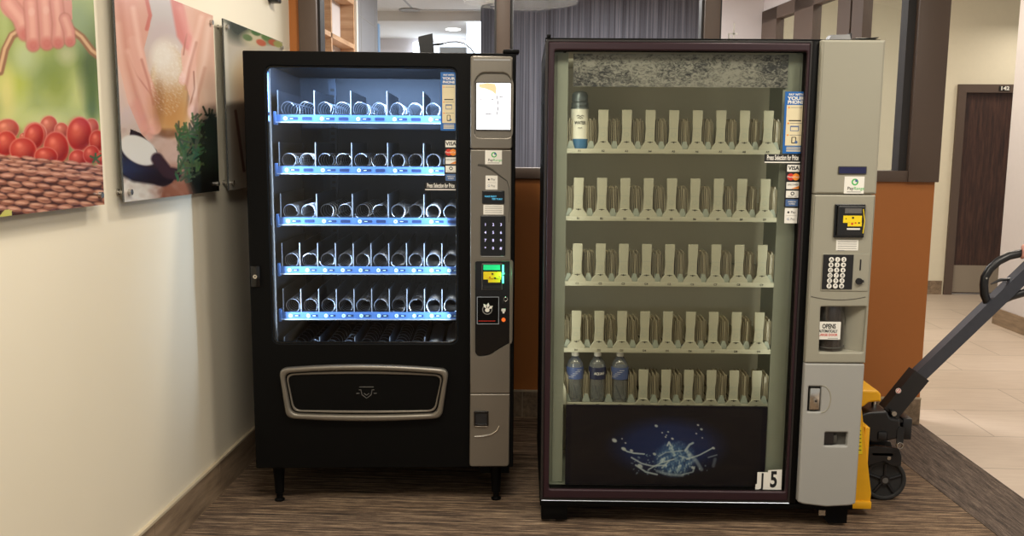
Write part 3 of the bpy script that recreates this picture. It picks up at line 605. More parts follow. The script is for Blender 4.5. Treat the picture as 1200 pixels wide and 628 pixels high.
# ================================================================== SNACK MACHINE
lm = empty('snack_vending_machine', (LM['x'], LM['y'], 0), LM['t'], label='black snack vending machine with empty lit coil trays and silver side panel', category='vending machine')
W = 1.033; HT = 1.80; ZB = .162; D = .86
c = MB()
c.box(0, .025, .06, D, ZB, HT, 'black'); c.box(.0, W, .06, D, HT - .03, HT, 'black'); c.box(0, W, D - .02, D, ZB, HT, 'black'); c.box(.0, W, .06, D, ZB, .60, 'black'); c.box(.845, W, .06, D, .60, HT - .03, 'black')
c.box(W - .05, W + .012, -.004, .07, HT, HT + .014, 'black', .004)
c.build('cabinet', lm)
c = MB(); c.box(.025, .070, .075, D - .02, .60, HT - .03, 'jamb' if 0 else 'darkin'); c.box(.825, .845, .075, D - .02, .60, HT - .03, 'darkin'); c.box(.07, .825, .70, .74, .60, HT - .03, 'darkin'); c.box(.07, .825, .075, .70, HT - .045, HT - .03, 'darkin'); c.box(.07, .825, .075, .70, .60, .615, 'darktray')
c.box(.20, .235, .69, .70, .62, HT - .05, 'divider')
for i in range(38): c.box(.209, .226, .688, .69, .66 + i * .028, .672 + i * .028, 'frame_dark')
c.build('interior_liner', lm)
win = rect(.082, .8085, .673, 1.745, .028)
c = MB(); c.plate([rect(0, W, ZB, HT, .006), win], 0, .024, 'black', .004); c.plate([rect(.004, W - .004, ZB + .004, HT - .004), rect(.055, .832, .650, 1.768)], .024, .058, 'black')
dm = c.build('door', lm)
c = MB(); wi = rect(.088, .8025, .679, 1.739, .024); c.plate([win, wi], .006, .016, 'blackgloss', .002); c.build('window_gasket', lm)
c = MB(); c.box(.075, .815, .018, .023, .666, 1.752, 'glass'); c.build('window_glass', lm)
c = MB(); c.box(.066, .084, .070, .076, .64, 1.76, 'jamb'); c.build('door_jamb', lm); c = MB(); c.box(.808, .825, .062, .074, .64, 1.76, 'jamb'); c.build('door_jamb', lm)
# LED strips inside the door edges
for z0, z1 in ((1.575, 1.725), (1.54, 1.56)):
    c = MB(); c.box(.076, .083, .050, .056, z0, z1, 'ledstrip'); c.build('led_strip', lm)
# trays
tray_z = [1.5635, 1.362, 1.159, .9615, .775, .590]
def coil_mesh(length, pitch, rad, wr, name):
    mb = MB(); n = int(length / pitch * 22); pts = [(rad * math.cos(2 * PI * i / 22 - .9), i / 22 * pitch, rad * math.sin(2 * PI * i / 22 - .9)) for i in range(n)]
    mb.tube(pts, [wr * (1.25 if i < 22 else .75) for i in range(n)], 'wire', 5); return mb
coils = {}
def tag_row(mb, z, wide, y):
    for i in range(5 if wide else 10):
        x = .130 + i * (.1426 if wide else .0713)
        mb.plate([disc(x, z, .0075, n=14)], y - .0012, y, 'tagdot'); mb.plate([disc(x, z, .003, n=8)], y - .0016, y, 'green')
        mb.plate([rect(x + .013, x + (.050 if wide else .038), z - .005, z + .005, .003)], y - .0010, y, 'railtag'); mb.box(x + .018, x + .030, y - .0014, y, z - .0012, z + .0012, 'tagdot')
        if wide: mb.plate([rect(x + .066, x + .104, z - .006, z + .006, .004)], y - .0010, y, 'railtag')
for ti, tz in enumerate(tray_z):
    wide = ti in (0, 1, 2, 5); b0 = .115; x0, x1 = .0985, .8235
    t = MB(); t.box(x0, x1, b0, .62, tz - .012, tz - .008, 'darktray'); t.box(x0 - .002, x0, b0, .62, tz - .012, tz + .03, 'divider')
    t.box(x0, x1, b0 + .012, b0 + .018, tz - .012, tz + .008, 'divider')
    tray = t.build('product_tray', lm)
    p_ = MB(); p_.box(x0 - .006, x1, b0 - .004, b0, tz - .026, tz + .004, 'rail'); p_.box(x0 - .006, x1, b0 - .008, b0 - .004, tz - .028, tz - .024, 'divedge'); p_.box(x0 - .016, x0 - .004, b0 - .006, b0 + .03, tz - .036, tz + .016, 'rail', .002); tag_row(p_, tz - .011, wide, b0 - .004)
    p_.build('price_rail', tray)
    step = .1426 if wide else .0713
    k = 0; x = .1005
    while x < .82:
        dmb = MB(); hh = .098 if ti != 5 else .085
        dmb.box(-.0008, .0008, .004, .46, 0, hh, 'divider'); dmb.box(-.0014, .0014, 0, .004, -.002, hh, 'divedge')
        key = ('d', ti == 5)
        if key not in coils: coils[key] = dmb.build('divider', tray, loc=(x, b0 + .002, tz))
        else: copy_to(coils[key], tray, (x, b0 + .002, tz))
        x += step
    for i in range(10):
        kind = 'dense' if (i >= 8 and ti in (2, 3, 4, 5)) else ('close' if ti in (3, 4) else 'open')
        if kind == 'open' and ti in (1, 2) and i < 2: kind = 'close'
        if kind not in coils:
            pitch = {'dense': .012, 'close': .030, 'open': .058}[kind]
            cl_ = coils[kind] = coil_mesh(.46, pitch, .0285, .0013 if kind != 'dense' else .0014, 'coil').build('coil', tray, loc=(.1365 + i * .0713, b0 + .004, tz + .0265))
        else: cl_ = copy_to(coils[kind], tray, (.1365 + i * .0713, b0 + .004, tz + .0265))
        cl_.rotation_euler = (0, random.uniform(-2.5, 2.5), 0)
for x_, aim in ((.062, .5), (.826, .4)):
    for zc, hgt in ((1.22, 1.0),):
        L_ = lamp('led_light', (0, 0, 0), 8, .014, (.60, .78, 1), shape='RECTANGLE', size_y=hgt)
        L_.data.spread = math.radians(95); L_.parent = lm; L_.location = (x_, .034, zc)
        d = Vector((aim - x_, .12, 0)).normalized(); L_.rotation_euler = d.to_track_quat('-Z', 'Y').to_euler()
# top light washing the interior back
L_ = lamp('led_light', (0, 0, 0), 12, .6, (.42, .64, 1), shape='RECTANGLE', size_y=.02); L_.parent = lm; L_.location = (.46, .035, 1.755); L_.rotation_euler = (math.radians(50), 0, 0)
# lock
a0_, a1_, z0_, z1_ = lbox(l, 294, 311, 306, 336); c = MB(); c.box(a0_, a1_, -.012, 0, z0_, z1_, 'blackgloss', .004); c.cyl(((a0_ + a1_) / 2, -.012, (z0_ + z1_) / 2), ((a0_ + a1_) / 2, -.016, (z0_ + z1_) / 2), .008, 'chrome', 16); c.cyl(((a0_ + a1_) / 2, -.016, (z0_ + z1_) / 2), ((a0_ + a1_) / 2, -.0175, (z0_ + z1_) / 2), .003, 'ink', 10); c.build('door_lock', lm, label='black lock plate with a chrome cylinder')
# delivery bezel
def arcpts(a, b, sag, n=10): return [(a[0] + (b[0] - a[0]) * t / n, a[1] + (b[1] - a[1]) * t / n + sag * 4 * (t / n) * (1 - t / n)) for t in range(n + 1)]
TL, TR, BR_, BL = l(328, 430), l(526.5, 431), l(518, 488), l(337, 488)
def ring(TL, TR, BR_, BL, ins, r_, s1, s2):
    TL = (TL[0] + ins, TL[1] - ins); TR = (TR[0] - ins, TR[1] - ins); BR_ = (BR_[0] - ins, BR_[1] + ins); BL = (BL[0] + ins, BL[1] + ins)
    pts = arcpts(BL, BR_, -s2) + arcpts(TR, TL, s1)[0:]
    rr = [0] * len(pts); rr[0] = rr[10] = rr[11] = rr[21] = r_
    return rounded(pts, rr)
o1 = ring(TL, TR, BR_, BL, 0, .04, .016, .012); o2 = ring(TL, TR, BR_, BL, .020, .035, .014, .007); o3 = ring(TL, TR, BR_, BL, .024, .033, .013, .006); o4 = ring(TL, TR, BR_, BL, .031, .03, .008, .003)
c = MB(); c.plate([o1, o2], -.030, 0, 'silver', .009); c.plate([o3, o4], -.016, 0, 'silver', .003); bz = c.build('delivery_bezel', lm, label='curved silver surround of the delivery flap')
c = MB(); c.plate([o4], -.010, .0, 'black', .002)
cx_, cz_ = l(430, 460); s_ = .001
for pts in ([(-.028, .026), (.028, .026)], [(-.030, .014), (-.022, .014), (-.018, -.006), (0, -.020), (.018, -.006), (.022, .014), (.030, .014)], [(-.01, .0), (0, -.008), (.01, .0)], [(-.04, 0), (-.028, 0)], [(.028, 0), (.04, 0)]): c.tube([(cx_ + a, -.0105, cz_ + b) for a, b in pts], .0016, 'jamb', 6)
c.build('delivery_flap', lm)
# silver side panel in three plates
def lp(*pts): return [l(*p) for p in pts]
x0s, x1s = .859, 1.018
seamA = l(575, 175)[1]; seamB = l(575, 460)[1]
scr = lbox(l, 558.5, 97.5, 598, 152)
c = MB(); recess = rounded([(scr[0] - .006, scr[2] - .030), (scr[1] + .004, scr[2] - .030), (scr[1] + .006, scr[3] + .006), (scr[1] - .015, scr[3] + .038), (scr[0] + .015, scr[3] + .038), (scr[0] - .008, scr[3] + .006)], .02)
c.plate([rect(x0s, x1s + .002, seamA + .001, 1.787, .012), recess], -.018, 0, 'silver', .005)
c.plate([[(x, z) for x, z in recess]], -.006, -.002, 'silver'); c.box(x0s + .012, x1s - .008, -.0195, -.018, 1.770, 1.776, 'chrome')
c.build('screen_panel', lm)
c = MB(); c.plate([rect(scr[0] - .003, scr[1] + .003, scr[2] - .003, scr[3] + .003, .004)], -.014, -.006, 'blackgloss'); c.plate([rect(scr[0], scr[1], scr[2], scr[3], .003)], -.0155, -.014, 'screen')
def sl(*pts): return [l(*p) for p in pts]
c.plate([sl((561, 99), (571, 97.8), (580, 98.5), (582, 104), (581, 111), (576, 107), (568, 104), (562, 103))], -.016, -.0155, 'scr_orange')
for pts in (((582, 112), (583, 118), (584, 124), (583, 130), (582, 135)), ((568, 133), (572, 134), (577, 133)), ((562, 117), (566, 117.5)), ((575, 116), (578, 117)), ((585, 114), (589, 114))): c.tube([(a, -.0158, b) for a, b in sl(*pts)], .0019, 'scr_grey', 6)
c.build('display_screen', lm, label='white glowing advertising screen')
mid = MB(); blackin = rounded(lp((556.5, 305), (600, 305), (599, 400), (585, 408), (573, 416), (560, 417), (556.5, 412)), [.01, .01, .01, .02, .02, .008, .006])
mid.plate([rect(x0s, x1s, seamB + .001, seamA - .001, .004), blackin], -.018, 0, 'silver', .004)
gr = lp((560, 193), (568, 194), (577, 199), (586, 206), (594, 212), (596.5, 220), (597, 240), (596, 260)); mid.tube([(a, -.018, b) for a, b in gr], [.004, .005, .004, .003, .002, .0015, .0015, .001], 'seam', 6)
mid.build('selection_panel', lm)
c = MB(); c.plate([blackin], -.008, -.001, 'blackgloss'); c.tube([(a, -.018, b) for a, b in blackin], .0018, 'silver', 6, closed=True); c.build('payment_inset', lm)
c = MB(); c.plate([rounded([(x0s - .003, .172), (x1s - .002, .172), (x1s, seamB - .001), (x0s, seamB - .001)], [.015, .015, .003, .003])], -.018, 0, 'silver', .004)
sw_ = lp((556, 510), (566, 509.5), (576, 507), (582, 503), (585, 497)); c.tube([(a, -.019, b) for a, b in sw_], [.003, .004, .004, .003, .002], 'chrome', 8); c.build('lower_panel', lm)
bx_ = lbox(l, 555.5, 480, 572.5, 497); c = MB(); c.plate([rect(*bx_, .004), rect(bx_[0] + .006, bx_[1] - .006, bx_[2] + .008, bx_[3] - .006, .003)], -.024, -.018, 'blackgloss', .001); c.box(bx_[0] + .005, bx_[1] - .005, -.0185, -.018, bx_[2] + .005, bx_[3] - .005, 'darktray'); c.tube([(bx_[0] + .004, -.024, bx_[2] - .002), (bx_[1] - .004, -.024, bx_[2] - .002)], .0015, 'chrome', 6); c.build('change_cup', lm)
# display, keypad
bx_ = lbox(l, 565, 223, 591, 238.5); c = MB(); c.plate([rect(*bx_, .004)], -.024, -.018, 'blackgloss', .002); cz = (bx_[2] + bx_[3]) / 2
c.text('PLEASE SELECT', bx_[0] + .010, cz + .003, .0085, -.0243, 'lcdtext', align='LEFT', sx=.8); c.text('ITEM TO BUY', bx_[1] - .008, cz - .007, .0085, -.0243, 'lcdtext', align='RIGHT', sx=.8); c.build('message_display', lm, label='black display with small cyan text')
bx_ = lbox(l, 563, 252, 592, 299); kp = MB(); kp.plate([rect(*bx_, .006)], -.024, -.018, 'blackgloss', .002); kp.box(bx_[0] + .003, bx_[1] - .003, -.022, -.018, bx_[2] - .004, bx_[2] - .001, 'chrome'); kp = kp.build('keypad', lm, label='black keypad with violet digits')
for i, ch in enumerate('123456789*0#'):
    kx = bx_[0] + (bx_[1] - bx_[0]) * (.2 + .31 * (i % 3)); kz = bx_[3] - (bx_[3] - bx_[2]) * (.225 + .195 * (i // 3)); c = MB(); c.plate([rect(kx - .010, kx + .010, kz - .010, kz + .010, .004)], -.0252, -.0240, 'blackgloss'); c.text(ch, kx, kz, .015, -.0256, 'keytext', bold=.01); c.build('key', kp)
c = MB(); range_sticker(c, *lbox(l, 568.5, 176, 588, 192.5), -.0192); c.build('payment_sticker', lm)
c = MB(); wallet_sticker(c, *lbox(l, 569, 205.5, 583, 222), -.0192); c.build('wallet_sticker', lm)
bx_ = lbox(l, 566.5, 239.5, 590, 251); c = MB(); c.plate([rect(*bx_, .001)], -.0195, -.018, 'white')
for k in range(4): c.box(bx_[0] + .006, bx_[1] - .006, -.0198, -.0195, bx_[3] - .008 - k * .0075, bx_[3] - .0065 - k * .0075, 'greyink')
c.build('instruction_label', lm)
# bill acceptor with green light
bx_ = lbox(l, 564.5, 308, 588.5, 339); c = MB(); c.plate([rect(*bx_, .002)], -.020, -.008, 'jamb', .003); c.plate([rect(bx_[0] + .003, bx_[1] - .003, bx_[2] + .003, bx_[3] - .003)], -.021, -.020, 'blackgloss')
g_ = lbox(l, 566.5, 309.5, 586, 315.5); c.box(g_[0], g_[1], -.0222, -.021, g_[2], g_[3], 'greenlit'); y_ = lbox(l, 566.5, 317.5, 587, 326.5); c.box(y_[0], y_[1], -.0225, -.021, y_[2], y_[3], 'yellow'); y2 = lbox(l, 572, 325, 586, 330); c.box(y2[0], y2[1], -.0225, -.021, y2[2], y2[3], 'yellow')
for k, (uu, vv, s) in enumerate(((577, 320, .004), (574, 324, .003), (580, 325, .004), (585, 323, .003))): q_ = l(uu, vv); c.plate([disc(q_[0], q_[1], s, n=10)], -.0230, -.0225, 'red' if k % 2 else 'ink')
s_ = lbox(l, 567, 333.5, 587, 337.5); c.box(s_[0], s_[1], -.0215, -.019, s_[2], s_[3], 'ink'); ba = c.build('bill_acceptor', lm, label='bill slot with yellow label and green lights')
for uu, v0, v1 in ((589.5, 310, 318), (589.5, 323, 331)): a_, b_, c0, c1 = lbox(l, uu - .8, v0, uu + .8, v1); MB().box(a_, b_, -.018, -.008, c0, c1, 'greenled', .001).build('green_light', ba)
L_ = bpy.data.lights.new('green_glow', 'POINT'); L_.color = (.1, 1, .5); L_.energy = .10; L_.shadow_soft_size = .006; o = bpy.data.objects.new('green_glow', L_); C.objects.link(o); o.parent = lm; q_ = l(589.5, 321); o.location = (q_[0], -.03, q_[1])
bx_ = lbox(l, 559, 347, 584.5, 379); c = MB(); c.plate([rect(*bx_, .002)], -.014, -.008, 'black', .001); c.plate([rect(*bx_, .002), rect(bx_[0] + .002, bx_[1] - .002, bx_[2] + .002, bx_[3] - .002, .002)], -.0155, -.014, 'divedge')
ex, ez = l(571, 362); c.plate([disc(ex, ez, .020, n=26), disc(ex, ez, .0165, n=26)], -.0150, -.014, 'greyink'); c.plate([disc(ex, ez - .002, .009, .008, n=16)], -.0152, -.014, 'white'); 
for ang in (.5, 1.4, 2.2): c.plate([[(ex + math.cos(ang) * .005, ez + math.sin(ang) * .005), (ex + math.cos(ang - .35) * .017, ez + .002 + math.sin(ang - .35) * .017), (ex + math.cos(ang) * .025, ez + .003 + math.sin(ang) * .025), (ex + math.cos(ang + .35) * .016, ez + .002 + math.sin(ang + .35) * .016)]], -.0153, -.014, 'white')
c.box(bx_[0] + .006, bx_[1] - .014, -.0148, -.014, bx_[2] + .012, bx_[2] + .014, 'red'); c.build('card_pad', lm, label='black pad with white leaf emblem')
c = MB(); q_ = l(592.5, 350); c.plate([disc(q_[0], q_[1], .009, n=18), disc(q_[0], q_[1], .006, n=18)], -.012, -.008, 'chrome', .001); q_ = l(589.5, 351); c.box(q_[0] - .003, q_[0] + .002, -.014, -.008, q_[1] - .013, q_[1] + .012, 'ink'); c.build('coin_slot', lm)
c = MB(); q_ = l(590, 363); c.plate([rect(q_[0] - .008, q_[0] + .008, q_[1] - .004, q_[1] + .006, .001)], -.012, -.008, 'white'); c.plate([[(q_[0] - .005, q_[1] - .005), (q_[0] + .005, q_[1] - .005), (q_[0] + .003, q_[1] - .012), (q_[0] - .003, q_[1] - .012)]], -.012, -.008, 'white'); c.build('cup_icon', lm)
q_ = l(590, 374); MB().cyl((q_[0], -.008, q_[1]), (q_[0], -.015, q_[1]), .0078, 'orangeled', 16).build('return_button', lm, label='round orange button')
c = MB(); phone_sticker(c, *lbox(l, 516, 84, 535.3, 153), .0165); c.build('phone_sticker', lm, label='blue and cream pay with your phone sticker')
c = MB(); card_sticker(c, *lbox(l, 520.5, 163.5, 536, 213), .0165); c.build('card_sticker', lm)
c = MB(); select_sticker(c, *lbox(l, 497.5, 214, 535, 223.5), .0165); c.build('selection_sticker', lm)
# legs
for x_, y_ in ((.075, .07), (.965, .07), (.075, .78), (.965, .78)):
    c = MB(); c.lathe([(.020, 0), (.021, .006), (.013, .012), (.013, .03), (.018, .034), (.020, .08), (.026, .162)], (x_, y_, 0), 'black', 18); c.build('leg', lm)
c = MB(); c.box(.90, 1.02, .10, .14, .10, ZB, 'black'); c.build('leg_shade_block', lm)  # added dark block standing in for shade beside the right legs

# modem on top with its cable
q = on_machine(LM, 500, 60, .16); mo = Matrix.Translation((LM['x'], LM['y'], 0)) @ Matrix.Rotation(LM['t'], 4, 'Z') @ Matrix.Translation((q[0], .16, HT + .003))
md = empty('cellular_modem', tuple(mo.translation), LM['t'] + .12, label='small black box with a cable on top of the snack machine', category='modem')
c = MB(); c.hull([(-.024, -.02, .0), (.030, -.02, .0), (-.033, -.02, .072), (.022, -.02, .086), (-.024, .022, 0), (.030, .022, 0), (-.033, .022, .072), (.022, .022, .086)], 'pjblack'); c.box(.024, .0262, -.012, .012, .02, .055, 'jamb'); c.build('housing', md)
c = MB(); c.tube([(.025, 0, .044), (.05, 0, .047), (.066, 0, .049)], .0045, 'pjblack', 8); c.tube([(.066, 0, .050), (.09, 0, .056), (.12, 0, .058), (.15, 0, .052), (.175, 0, .034), (.195, 0, .008), (.22, .0, .0028)], .0026, 'seam', 6); c.build('cable', md)

# ================================================================== DRINK MACHINE
rm = empty('drink_vending_machine', (RM['x'], RM['y'], 0), RM['t'], label='large glass-front drink vending machine with maroon frame and grey side panel', category='vending machine')
W = 1.2; D = .82; Z0 = .096; HT = 1.83
c = MB(); c.box(0, .03, .05, D, .075, HT, 'black'); c.box(0, W, .05, D, HT - .03, HT, 'black'); c.box(0, W, D - .02, D, .075, HT, 'black'); c.box(.945, W, .05, D, .075, HT, 'black'); c.box(0, W, .05, D, .075, .13, 'black'); c.box(-.002, W + .002, .0, D, .072, .092, 'black', .003); c.box(-.002, W, .0, .08, HT, HT + .007, 'black', .002); c.box(.004, .018, -.006, .03, HT + .007, HT + .018, 'black', .002)
c.build('cabinet', rm)
c = MB(); go = rect(0, .957, Z0, HT, .006); gi = rect(.032, .937, .145, 1.792, .008); g0 = rect(.010, .948, .108, 1.822, .005)
c.plate([go, g0], -.006, .048, 'frame_dark', .002); c.plate([g0, gi], -.012, .040, 'maroon', .006); c.plate([rect(.022, .944, .125, 1.806, .006), gi], -.002, .040, 'black', .002)
c.tube([(.004, -.007, Z0 + .002), (.954, -.007, Z0 + .002)], .0016, 'divedge', 6)
c.build('door_frame', rm, label='dark maroon metal door frame')
MB().box(.957, .981, -.004, .05, Z0, HT, 'black', .002).build('hinge_strip', rm)
MB().box(.030, .939, .014, .020, .143, 1.794, 'hazeglass').build('door_glass', rm, label='hazy green-tinted glass front')
# interior
c = MB(); c.box(.03, .066, .06, .66, .145, HT - .03, 'liner'); c.box(.935, .945, .06, .66, .145, HT - .03, 'liner'); c.box(.066, .935, .45, .48, .145, HT - .03, 'linerback'); c.box(.08, .92, .06, .45, HT - .06, HT - .03, 'linerback'); c.box(.03, .945, .05, .66, .13, .145, 'liner')
c.box(.045, .085, .055, .058, .15, HT - .04, 'liner'); c.box(.875, .935, .055, .058, .15, HT - .04, 'liner')
c.build('interior_liner', rm)
for x_, s_ in ((.077, 1), (.924, -1)):
    L_ = lamp('added_interior_fill', (0, 0, 0), .62, .014, (1, .98, .86), shape='RECTANGLE', size_y=1.25); L_.parent = rm; L_.location = (x_, .066, 1.12); L_.rotation_euler = Vector((s_ * .5, .5, 0)).normalized().to_track_quat('-Z', 'Y').to_euler()  # unseen fill lamps, added to brighten the unlit drink machine's interior
h0 = lbox(r, 672, 63, 922, 103, .05); MB().box(h0[0], h0[1], .045, .050, h0[2], h0[3], 'header').build('header_picture', rm, label='grey band printed with foam and rock pattern')
def paint_splash(p):
    U, V = p.U, p.V; d = np.hypot((U - 782) / 76, (V - 523) / 38); p.mix(np.clip((1 - d) * 2.6, 0, 1) * .95, (18, 42, 104)); p.mix(np.clip((.7 - d) * 2, 0, 1) * .6, (22, 52, 124))
    n = vnoise(U, V, .55, 9) + .6 * vnoise(U, V, 1.3, 4); body = np.clip(1.15 - np.hypot((U - 791) / 23, (V - 538) / 20), 0, 1); p.mix(np.clip(body * 2.2, 0, 1) * .8, (84, 134, 196)); p.mix(np.clip(body * 2, 0, 1) * np.clip(n, 0, 1), (206, 234, 250)); p.mix(np.clip(body * 2, 0, 1) * np.clip(-n - .25, 0, 1) * .8, (22, 44, 92))
    W_ = (226, 246, 255)
    for pts, w, op in (([(729, 525), (735, 529), (743, 531), (755, 532)], 1.3, .9), ([(740, 536), (752, 543), (764, 546), (780, 545)], 1.4, .8), ([(745, 545), (757, 553), (770, 556)], 1.6, .8), ([(760, 550), (775, 542), (790, 538)], 1.2, .8), ([(805, 538), (820, 533), (835, 525)], 1.3, .8), ([(782, 522), (784, 518), (786, 522)], 1.6, .9), ([(803, 528), (808, 521), (812, 519)], 2, .8), ([(806, 530), (816, 540), (822, 550)], 3.4, .5), ([(836, 546), (838, 538)], 3, .35), ([(800, 556), (812, 553), (814, 547)], 1.3, .6), ([(770, 552), (784, 556), (800, 557)], 2.6, .5), ([(772, 535), (780, 530), (800, 528)], 1.2, .6), ([(776, 548), (784, 540)], 1.8, .7), ([(796, 534), (808, 538)], 1.6, .6), ([(830, 536), (840, 533)], 1.2, .5)): p.line(pts, w * .62, W_, .9, op)
    rs = np.random.RandomState(5)
    for x, y, s in ((720, 516, 2.6), (769, 499, 1.7), (783, 506, 1), (776, 507, .9), (780, 512, 1), (788, 514, 1.4), (818, 498, 1.2), (822, 503, 1.4), (816, 508, 1), (729, 514, .8), (733, 519, 1), (731, 526, 2.4), (740, 528, 1.8), (750, 546, 2.8), (767, 532, 1.8), (812, 548, 2), (781, 510, .8), (823, 513, .8), (836, 525, 1.6)): p.ell(x, y, s * 1.2, s * .8, (214, 226, 232), .5, .6, .95)
    for i in range(60): x = 735 + rs.rand() * 95; y = 532 + rs.rand() * 24; p.ell(x, y, .6 + rs.rand() * 1.2, .5 + rs.rand() * .6, (170, 198, 214), rs.rand() * 3, .8, .6 if np.hypot((x - 785) / 50, (y - 545) / 16) < 1 else 0)
h1 = lbox(r, 663.5, 474.5, 895, 575, .04)
lb = MB().box(h1[0], h1[1], .038, .05, .146, h1[3], 'navyboard').build('lower_board', rm, label='navy board printed with a water splash')
o = print_mesh('splash_print', (h1[0] + .02, .0375, .150), (h1[1] - h1[0] - .04, 0, 0), (0, 0, h1[3] - .155), 420, 180, paint_splash, 'print_board', rm, (9, 11, 29)); o.parent = lb
# shelves with gates
shelf_z = [1.439, 1.181, .927, .662, .4405]
gate = guide = None
COLX = [.1365 + .0895 * i for i in range(9)]
def gate_mb():
    g = MB(); ys_ = 0
    g.plate([[(-.0195, .030), (.0175, .030), (.0165, .075), (.0185, .100), (.0190, .148), (-.0190, .148), (-.0185, .100), (-.0165, .075)]], 0, .004, 'ivory', .001)
    g.plate([[(-.036, 0), (.036, 0), (.033, .010), (.022, .024), (.018, .031), (-.018, .031), (-.022, .024), (-.033, .010)]], -.006, .006, 'ivory', .002)
    g.box(-.010, .010, -.0068, -.006, .026, .0285, 'track'); g.plate([disc(0, .0265, .0035, n=10)], -.0075, -.006, 'track'); g.box(-.017, .017, -.0006, 0, .0785, .080, 'liner'); g.plate([disc(0, .055, .0085, n=14), disc(0, .055, .0070, n=14)], -.0006, 0, 'liner')
    return g
def guide_mb():
    g = MB(); 
    for i, x in enumerate((-.022, -.016, -.0105, -.005, 0, .005, .0105, .016, .022)):
        g.box(x - .0011, x + .0011, .004 + abs(i - 4) * .006, .10, .010, .118 - (i % 3) * .006, 'ribs')
    g.box(-.026, .026, .10, .103, .004, .112, 'ribs'); g.hull([(-.016, .0, .0), (.016, 0, 0), (-.006, .0, .03), (.006, 0, .03), (-.016, .02, 0), (.016, .02, 0), (-.006, .02, .03), (.006, .02, .03)], 'liner')
    return g
bshelf = .15
for si, sz in enumerate(shelf_z):
    s = MB(); s.box(.084, .916, bshelf, .45, sz - .010, sz - .006, 'linerback')
    s.box(.084, .9165, bshelf - .008, bshelf, sz - .014, sz + .004, 'ivory', .001)
    for i, x in enumerate(COLX):
        s.text('ABCDE'[si] + str(i + 1), x, sz - .005, .011, bshelf - .0086, 'ink', bold=.02)
        for dx in (-.016, .010): s.box(x + dx, x + dx + .006, bshelf + .05, .44, sz - .006, sz - .0045, 'track')
    for i in range(10):
        x = COLX[0] - .04475 + .0895 * i
        s.box(x - .0012, x + .0012, bshelf + .10, .45, sz - .006, sz + .040, 'linerback'); s.box(x - .0018, x + .0018, bshelf + .10, .45, sz + .040, sz + .043, 'liner')
    shf = s.build('product_shelf', rm)
    # clip tabs hanging under the shelf above
    for i, x in enumerate(COLX):
        if si > 0: pass
        if (si == 0 and i == 0) or (si == 4 and i < 3): continue
        if gate is None: gate = gate_mb().build('vend_gate', shf, loc=(x, bshelf - .002, sz + .003))
        else: copy_to(gate, shf, (x, bshelf - .002, sz + .003 - (.012 if si == 4 else 0)))
    for i in range(10):
        x = COLX[0] - .04475 + .0895 * i
        if i == 9: x -= .012
        if i == 0: x += .012
        if guide is None: guide = guide_mb().build('column_guide', shf, loc=(x, bshelf + .006, sz + .003))
        else: copy_to(guide, shf, (x, bshelf + .006, sz + .003))
c = MB(); c.plate([rounded([(.078, .440), (.100, .440), (.100, .500), (.092, .522), (.078, .522)], .005)], .12, .15, 'ivory', .003); c.build('shelf_end_bracket', rm)
# grey control side: three plates
sA = 1.2835; sB = .6545
c = MB(); c.plate([rect(.981, 1.2075, sA + .0012, HT + .002, .006)], -.028, .05, 'panel', .008); c.box(.990, 1.19, -.02, .04, sA - .002, sA + .002, 'seam'); c.build('upper_panel', rm)
wn = rounded([r(957, 411), r(1008, 411), r(1012, 358), r(959, 358)], .006)
kb = lbox(r, 962, 296, 1014, 339)
c = MB(); c.plate([rect(.981, 1.2055, sB + .0012, sA - .0012, .003), wn], -.028, .05, 'panel', .006)
zt_ = r(960, 346)[1]; c.tube([(.990 + .2 * i / 12, -.0285, zt_ - .012 + .012 * abs(i / 6 - 1) ** 2) for i in range(13)], .0012, 'seam', 6)
c.build('middle_panel', rm)
c = MB(); cc_ = lbox(r, 964, 504, 989.5, 520); lk = lbox(r, 945, 450.5, 958.5, 480)
pts = [(.981, .112), (1.00, .104), (1.09, .094), (1.18, .100), (1.201, .108), (1.2035, sB - .0012), (.981, sB - .0012)]
c.plate([rounded(pts, .006), rect(*cc_, .005), rect(lk[0], lk[1], lk[2], lk[3], .003)], -.028, .05, 'panel2', .006)
cy_ = (lk[2] + lk[3]) / 2; arc = [(lk[1] + .002 + .034 * math.cos(a), cy_ + .052 * math.sin(a)) for a in np.linspace(-PI / 2, PI / 2, 16)]
c.tube([(a, -.028, b) for a, b in arc], .0022, 'panel', 6); c.box(.990, 1.19, -.02, .04, sB - .002, sB + .002, 'seam'); c.build('lower_panel', rm, label='cool light grey lower panel')
c = MB(); c.box(cc_[0] - .004, cc_[1] + .004, .0, .03, cc_[2] - .004, cc_[3] + .004, 'panel2'); c.box(cc_[0], cc_[0] + .035, -.022, .0, cc_[2] + .006, cc_[3], 'frame_dark'); c.box(cc_[0] + .030, cc_[0] + .05, -.018, -.002, cc_[2] + .008, cc_[3] - .012, 'seam', .003); c.box(cc_[0] + .03, cc_[1], -.008, .0, cc_[2], cc_[3], 'seam'); c.build('coin_return', rm)
c = MB(); c.box(lk[0], lk[1], -.010, .02, lk[2], lk[3], 'frame_dark'); c.box(lk[0] + .006, lk[1] - .006, -.030, -.010, lk[2] + .008, lk[3] - .006, 'chrome', .003); c.cyl(((lk[0] + lk[1]) / 2 + .004, -.030, cy_ - .006), ((lk[0] + lk[1]) / 2 + .004, -.0335, cy_ - .006), .009, 'standoff', 18); c.cyl(((lk[0] + lk[1]) / 2 + .004, -.0335, cy_ - .006), ((lk[0] + lk[1]) / 2 + .004, -.0345, cy_ - .006), .004, 'ink', 12); c.build('door_lock', rm, label='chrome lock in a dark recess')
